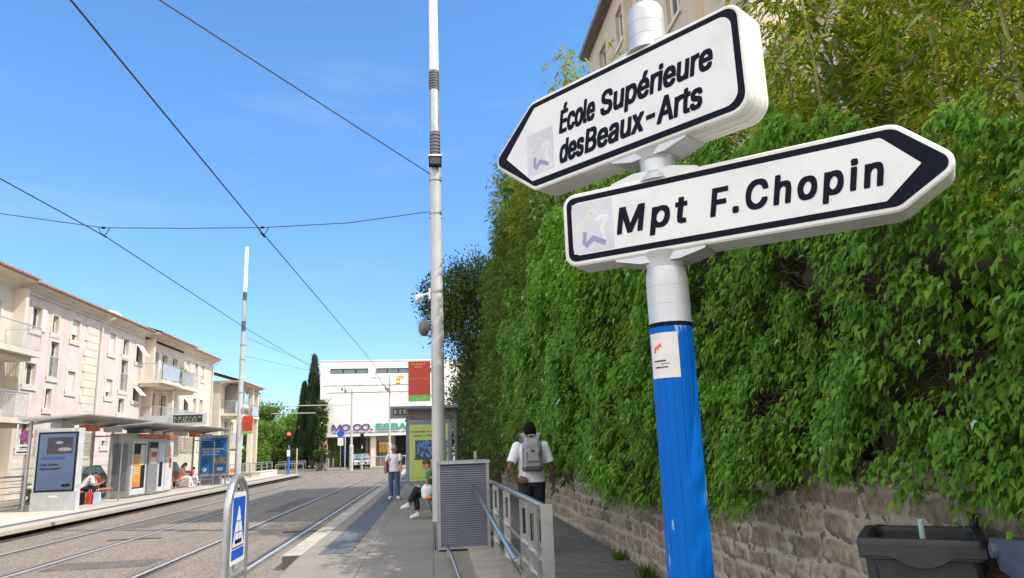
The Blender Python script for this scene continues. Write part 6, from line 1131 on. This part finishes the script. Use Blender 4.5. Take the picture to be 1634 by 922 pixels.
railing_run('long steel railing behind the left platform beyond the mast', (-13.1, 46.5, 0), (-13.1, 63.4, 0), 1.02, 9, 4, m='galv'); railing_run('short railing at the far end of the left platform', (-13.0, 64.4, -.2), (-11.7, 70, -.2), .95, 3, 3, m='galv')
railing_run('white railing along the far kerb in front of the white building', (-7.4, 78.6, -.15), (-.2, 78.2, -.15), 1.2, 14, 2, m='postgrey'); railing_run('low railing on the island right of the red traffic light', (-14.6, 73.5, -.2), (-12.0, 73.2, -.2), 1.1, 2, 2, m='galv')
MB().box(-13.4, -12.2, 44.9, 45.4, 0, 0.9).build('litter_bin', M['frame_blue'], None, loc=(-12.8, 45.1, 0)).name = 'litter_bin'; tag(bpy.data.objects['litter_bin'], 'dark litter bin beside the left mast bench', 'litter bin')
t = thing('planter_wall', 'low pale block wall at the end of the left platform railing', 'wall', (-12.8, 60, 0)); MB().box(-13.0, -12.4, 56, 62, 0, .35).box(-13.05, -12.35, 55.95, 62.05, .352, .4).build('blocks', M['cream'], t)
def sign_post(name, label, x, y, h, zb, plates, m='galv', r_=.035, cat='sign'):
    t = thing(name, label, cat, (x, y, zb)); MB().cyl((x, y, zb), (x, y, zb+h), r_, n=10).build('post', M[m], t, smooth=True)
    for kind, z, w_, m1, m2 in plates:
        if kind == 'round':
            p = MB().cyl((x, y-.05, z), (x, y-.04, z), w_, n=24).build('plate', M[m1], t); MB().cyl((x, y-.056, z), (x, y-.0505, z), w_*.76, n=24).build('disc', M[m2], p)
        else:
            p = MB().box(x-w_, x+w_, y-.05, y-.04, z-w_*kind, z+w_*kind).build('plate', M[m1], t); MB().box(x-w_*.8, x+w_*.6, y-.056, y-.0505, z-w_*kind*.35, z+w_*kind*.1).build('plate_print', M[m2], p)
    return t
t = sign_post('no_parking_sign', 'round red and blue no parking sign on a thin post at the far left', -14.75, 29, 2.75, -.12, [('round', 2.5, .23, 'red', 'signblue'), (.45, 2.12, .2, 'cloth_white', 'navytext'), (.3, 1.95, .34, 'cloth_white', 'navytext')])
c_ = MB()
for s_ in (-1, 1): c_.obox((-14.75, 28.942, 2.5), (.13, 0, .13*s_), (0, .003 if s_ > 0 else .004, 0), (-.02*s_, 0, .02))
c_.build('cross', M['red'], t)
sign_post('round_sign', 'round white sign with a red rim above the distant walker', -11.2, 79.0, 3.1, -.1, [('round', 2.75, .42, 'red', 'cloth_white')])
sign_post('blue_sign', 'blue round sign over a pale blue plate on a leaning grey post', -9.3, 77.5, 3.6, -.15, [('round', 3.45, .36, 'signblue', 'signblue'), (1.4, 2.65, .28, 'cloth_white', 'lightblue')])
sign_post('blue_post', 'short blue and white post next to the leaning blue sign', -8.85, 77.6, 3.7, -.15, [(3, 1.5, .1, 'blue', 'blue')], 'postgrey', .06, 'post')
def traffic(label, x, y, zb, lit, blue=True):
    t = thing('traffic_light', label, 'traffic light', (x, y, zb)); MB().cyl((x, y, zb), (x, y, zb+2.3), .09, n=12).build('blue_pole' if blue else 'pole', M['blue' if blue else 'postgrey'], t, smooth=True)
    h_ = MB().box(x-.17, x+.17, y-.15, y+.1, zb+2.5, zb+3.6).build('housing', M['black'], t); MB().cyl((x, y, zb+2.3), (x, y, zb+2.5), .05, n=8).build('neck', M['postgrey'], t)
    for i in range(3):
        z = zb+3.4-i*.34; MB().cyl((x, y-.17, z), (x, y-.151, z), .14 if i == 0 else .12, n=18).build('lens', M['redlamp'] if lit and i == 0 else M['blackhole'], h_); MB().tube([(x-.13, y-.15, z+.06), (x, y-.28, z+.14), (x+.13, y-.15, z+.06)], .015, 5).build('hood', M['black'], h_)
    MB().box(x-.12, x+.12, y-.14, y-.09, zb+1.6, zb+2.1).build('small_signal', M['cloth_white' if blue else 'black'], t)
traffic('red traffic light on a blue pole at the end of the left platform', -11.62, 62.5, -.2, True); traffic('dark unlit tram signal in front of the poster of the white building', -7.1, 77, -.2, False, False)
for i, x in enumerate((-10.55, -10.1)): tag(MB().lathe([(.05, -.15), (.05, .95), (.03, 1.0), (0, 1.01)], (x, 78.2, 0), 12).build('bollard', M['postgrey'], None, loc=(x, 78.2, -.15)), ['steel bollard left of the leaning blue sign, nearer the walker', 'steel bollard right beside the leaning blue sign post'][i], 'bollard', 'bollards by the blue sign')
tag(MB().lathe([(.06, -.2), (.06, 2.0), (.05, 2.05), (0, 2.1)], (-12.4, 70.6, 0), 12).build('post', M['postgrey'], None, loc=(-12.4, 70.6, -.2)), 'white post on the island right of the red traffic light', 'post')
t = thing('gate_pillar', 'beige sloping pillar wall behind the distant walker', 'wall', (-11.3, 79.6, -.1)); MB().loft([[(-12.1, y, -.1), (-10.9, y, -.1), (-10.9, y, 2.5), (-11.3, y, 2.5), (-12.1, y, 1.9)] for y in (79.5, 79.9)]).build('pillar', M['moconone'], t)
# ---------------- cars
def car(label, x, y, z, rz, paint, L_=4.1, group=None):
    t = thing('parked_car', label, 'car', (x, y, z), rz, group); k = dict(world=False); W_ = .84
    side = [(-L_/2, .35), (-L_/2+.05, .62), (-L_/2+.25, .82), (-.75, .95), (.0, .98), (L_/2-.25, .92), (L_/2, .75), (L_/2, .35)]
    sec = lambda w_, p: [(w_, a, b) for a, b in p]
    MB().loft([sec(-W_+.06, [(a*.98, b) for a, b in side]), sec(-W_, side), sec(W_, side), sec(W_-.06, [(a*.98, b) for a, b in side])]).build('body', M[paint], t, smooth=True, **k)
    cab = [(-1.15, .93), (-.45, 1.4), (.0, 1.47), (.9, 1.45), (1.75, .95)]; MB().loft([sec(-W_+.02, [(a, b) for a, b in cab]), sec(-W_+.16, [(a*.97, b+.005) for a, b in cab]), sec(W_-.16, [(a*.97, b+.005) for a, b in cab]), sec(W_-.02, cab)]).build('roof', M[paint], t, smooth=True, **k)
    for s_ in (-1, 1):
        xx = s_*(W_-.015); g = [(-.98, .97), (-.42, 1.34), (.0, 1.4), (.35, 1.4), (.35, .97)]; g2 = [(.42, .97), (.42, 1.4), (.85, 1.38), (1.5, .99)]
        for q in (g, g2): MB().loft([[(xx, a, b) for a, b in q], [(xx+s_*.02, a, b) for a, b in q]]).build('side_window', M['bluglass'], t, **k)
    MB().add([(-.62, -1.17, .97), (.62, -1.17, .97), (.55, -.5, 1.38), (-.55, -.5, 1.38)], [(0, 1, 2, 3)]).build('windscreen', M['bluglass'], t, **k); MB().add([(-.6, 1.79, .98), (-.55, .98, 1.44), (.55, .98, 1.44), (.6, 1.79, .98)], [(0, 1, 2, 3)]).build('rear_window', M['bluglass'], t, **k)
    for s_ in (-1, 1):
        for yy in (-1.3, 1.3):
            w_ = MB().cyl((s_*(W_-.19), yy, .31), (s_*(W_+.012), yy, .31), .31, n=24).build('wheel', M['tyre'], t, **k); MB().cyl((s_*(W_+.013), yy, .31), (s_*(W_+.025), yy, .31), .2, n=16).build('rim', M['galv'], w_, **k)
        MB().ell((s_*.6, -L_/2+.12, .68), (.17, .08, .1), 12, 8).build('headlight', M['poster_cream'], t, smooth=True, **k)
    MB().box(-.45, .45, -L_/2-.02, -L_/2+.05, .42, .6).build('grille', M['black'], t, **k); MB().box(-.25, .25, -L_/2-.035, -L_/2-.022, .44, .54).build('number_plate', M['cloth_white'], t, **k)
car('dark green car parked behind the nearest left shelter', -15.6, 34.5, -.12, R(0), 'carpaint_dark', 4.2); car('dark car parked behind the far left shelter', -15.6, 44.5, -.12, R(0), 'carpaint_dark', 4.0); car('light grey car facing the street beside the gate of the white building', -7.6, 80.4, -.08, R(12), 'carpaint_grey', 4.0)
# ================================================================== RIGHT SHELTER AND POSTER
def right_shelter():
    t = thing('tram_shelter', 'blue grey shelter with slatted roof edge behind the right mast', 'shelter', (.1, 23, 0)); x0, x1, y0, y1 = -.72, .72, 20.2, 27
    MB().box(x0, x1, y0, y1, 2.62, 2.68).build('roof', M['frame_blue'], t); s_ = MB()
    for i in range(5): s_.box(x0+.05, x1-.1, y0-.02+i*.05, y0+.02+i*.05, 2.3+i*.06, 2.34+i*.06)
    for i in range(5): s_.box(x0-.02+i*.03, x0+.02+i*.03, y0+.2, y1, 2.3+i*.06, 2.34+i*.06)
    s_.build('roof_slats', mat('brown_slats', (.16, .11, .085), .6), t)
    for x, y in ((.66, 20.5), (.66, 26.6), (.45, 20.9)): MB().lathe([(.055, 0), (.055, 2.58), (.075, 2.6), (.075, 2.7), (.05, 2.75), (0, 2.76)], (x, y, 0), 14).build('post', M['frame_blue'], t, smooth=True)
    MB().box(.62, .64, 20.9, 26.5, .3, 2.4).build('glass_back', GLASSY, t)
right_shelter()
def lime_panel():
    t = thing('poster_panel', 'lime green framed poster partly hidden by the right mast', 'poster', (0, 19.6, .2)); x0, x1, y, z0, z1 = -.68, .5, 19.5, .62, 2.28
    MB().prism(rpoly([(x0, z0), (x1, z0), (x1, z1), (x0, z1)], .09), (0, y+.14, 0), (1, 0, 0), (0, 0, 1), 0, .14).build('frame', M['frame_blue'], t); MB().box(x0+.55, x0+.75, y+.03, y+.11, 0, z0).build('foot', M['frame_blue'], t)
    s_ = MB().box(x0+.09, x1-.09, y-.006, y+.002, z0+.12, z1-.12).build('poster', M['lime'], t)
    text("C'est sûr, il vous faut", 'lettering', M['navytext'], s_, (x0+.13, y-.0065, 1.96), (1, 0, 0), (0, 0, 1), .055, .88, bold=.035); text('pour... "transiter"', 'lettering', M['navytext'], s_, (x0+.2, y-.0065, 1.86), (1, 0, 0), (0, 0, 1), .055, .78, bold=.035)
    MB().box(x0+.24, x1-.15, y-.01, y-.0065, 1.3, 1.76).build('photo', M['screen_dark'], s_); g = random.Random(2); m_ = MB()
    for i in range(70): m_.ell((x0+.3+g.uniform(0, .75), y-.012, 1.34+g.uniform(0, .38)), (.028, .006, .05), 8, 6, Matrix.Rotation(g.uniform(-.9, .9), 3, 'Y'))
    m_.build('photo_petals', M['berry'], s_, smooth=True); MB().box(x0+.2, x1-.15, y-.01, y-.0065, 1.27, 1.295).build('photo_rule', M['navytext'], s_)
    text('Candlesticks', 'lettering', M['navytext'], s_, (x0+.13, y-.0065, .8), (1, 0, 0), (0, 0, 1), .03, .34); text('E...', 'lettering', M['navytext'], s_, (x0+.62, y-.0065, .8), (1, 0, 0), (0, 0, 1), .04)
lime_panel()
t = thing('plank_fence', 'weathered dark plank fence with a black post at the end of the hedge', 'fence', (2.2, 29, 0)); f_ = MB(); g = random.Random(6)
for i in range(8): f_.box(1.72+i*.125, 1.84+i*.125, 28.95+g.uniform(-.008, .008), 28.98, .02, 1.32+g.uniform(-.03, .04))
f_.build('planks', M['wood'], t); MB().box(1.7, 2.75, 28.985, 29.03, .3, .4).box(1.7, 2.75, 28.985, 29.03, 1.0, 1.1).build('rails', M['wood'], t); MB().box(2.72, 2.84, 28.9, 29.04, 0, 1.45).build('post', M['black'], t); MB().box(1.6, 1.69, 28.9, 29.04, 0, 1.4).build('post', M['cream'], t)
# ================================================================== BINS
def bin_(label, x, y, rz, m, kind):
    t = thing('wheeled_bin', label, 'bin', (x, y, -.05), rz); k = dict(world=False); H = 1.1
    sq = lambda hx, hy, z: rpoly([(-hx, -hy), (hx, -hy), (hx, hy), (-hx, hy)], .045)
    R3 = lambda hx, hy, z: [(a, b, z) for a, b in sq(hx, hy, z)]
    MB().loft([R3(.19, .2, .06), R3(.228, .25, H-.1), R3(.228, .25, H-.02), R3(.2, .225, H-.02), R3(.17, .18, .12)]).build('body', M[m], t, smooth=True, **k)
    rim = []
    for hx, hy, z in ((.232, .255, H-.09), (.25, .275, H-.085), (.255, .28, H-.02), (.25, .275, H), (.212, .235, H), (.205, .228, H-.03)): rim.append(R3(hx, hy, z))
    MB().loft(rim, cap=False).build('rim', M[m], t, smooth=True, **k)
    # front lip dips in the middle; two ribs and a round boss on the front
    MB().loft([[(a, -.25, H-.075), (a, -.286, H-.07), (a, -.286, H-.03), (a, -.25, H-.03)] if abs(a) > .12 else [(a, -.25, H-.075-.045*math.cos(a/.12*1.57)), (a, -.292, H-.07-.045*math.cos(a/.12*1.57)), (a, -.29, H-.03), (a, -.25, H-.03)] for a in np.linspace(-.24, .24, 25)]).build('lip', M[m], t, smooth=True, **k)
    MB().tube([(.14*math.cos(a), -.235-.008, .62+.14*math.sin(a)) for a in np.linspace(0, math.pi, 17)], .004, 6).obox((-.19, -.252, H-.17), (.004, 0, 0), (0, .006, 0), (0, 0, .06)).obox((.19, -.252, H-.17), (.004, 0, 0), (0, .006, 0), (0, 0, .06)).build('front_ribs', M[m], t, **k)
    MB().tube([(-.24, .3, H-.03), (.24, .3, H-.03)], .018, 10).box(-.2, -.16, .25, .31, H-.06, H).box(.16, .2, .25, .31, H-.06, H).build('handle', M[m], t, **k)
    if kind == 'open': MB().loft([[(x_, .31, H-.02), (x_, .33, H-.02), (x_, .4, .45), (x_, .37, .45)] for x_ in (-.25, .25)]).tube([(.225, .3, H-.04), (.225, .3, H+.06)], .02, 8).build('lid', M[m], t, **k)
    else:
        MB().loft([[(x_*k_, -.285, H-.012), (x_*k_, -.285+.03*(1-k_)*10, H+.012), (x_*k_, 0, H+.05*k_), (x_*k_, .29, H+.03), (x_*k_, .29, H)] for x_, k_ in ((-.258, 1.), (-.24, 1.), (.24, 1.), (.258, 1.))]).tube([(-.25, -.285, H), (.25, -.285, H)], .016, 8).build('lid', M['bin_blue'], t, smooth=False, **k); MB().box(-.222, -.2, -.2, .2, .2, H-.12).build('side_panel', M['bin_cream'], t, **k)
        MB().cyl((-.275, .22, H-.01), (-.25, .22, H-.01), .03, n=12).build('hinge', M['bin_blue'], t, **k)
        MB().loft([[(-.236, a, b) for a, b in q] for q in ([(-.22, .2), (.22, .2), (.22, H-.12), (-.22, H-.12)],)], cap=True).build('side_panel', M['bin_cream'], t, **k)
    for s_ in (-1, 1): MB().cyl((s_*.2, .24, .1), (s_*.25, .24, .1), .1, n=16).build('wheel', M['tyre'], t, **k)
bin_('open dark grey wheeled bin against the stone wall, pale straw sticking out', 2.245, 3.33, R(-35.5), 'bin', 'open'); bin_('grey and cream wheeled bin with blue grey lid at the right picture edge', 2.33, 2.49, R(-25), 'bin_blue', 'shut')
t = MB().tube([(2.2, 3.25, .88), (2.165, 3.2, 1.12)], .012, 10).build('plastic_tube', M['pale_green'], None, loc=(2.2, 3.25, .84)); tag(t, 'pale green plastic tube sticking out of the open bin', 'tube')
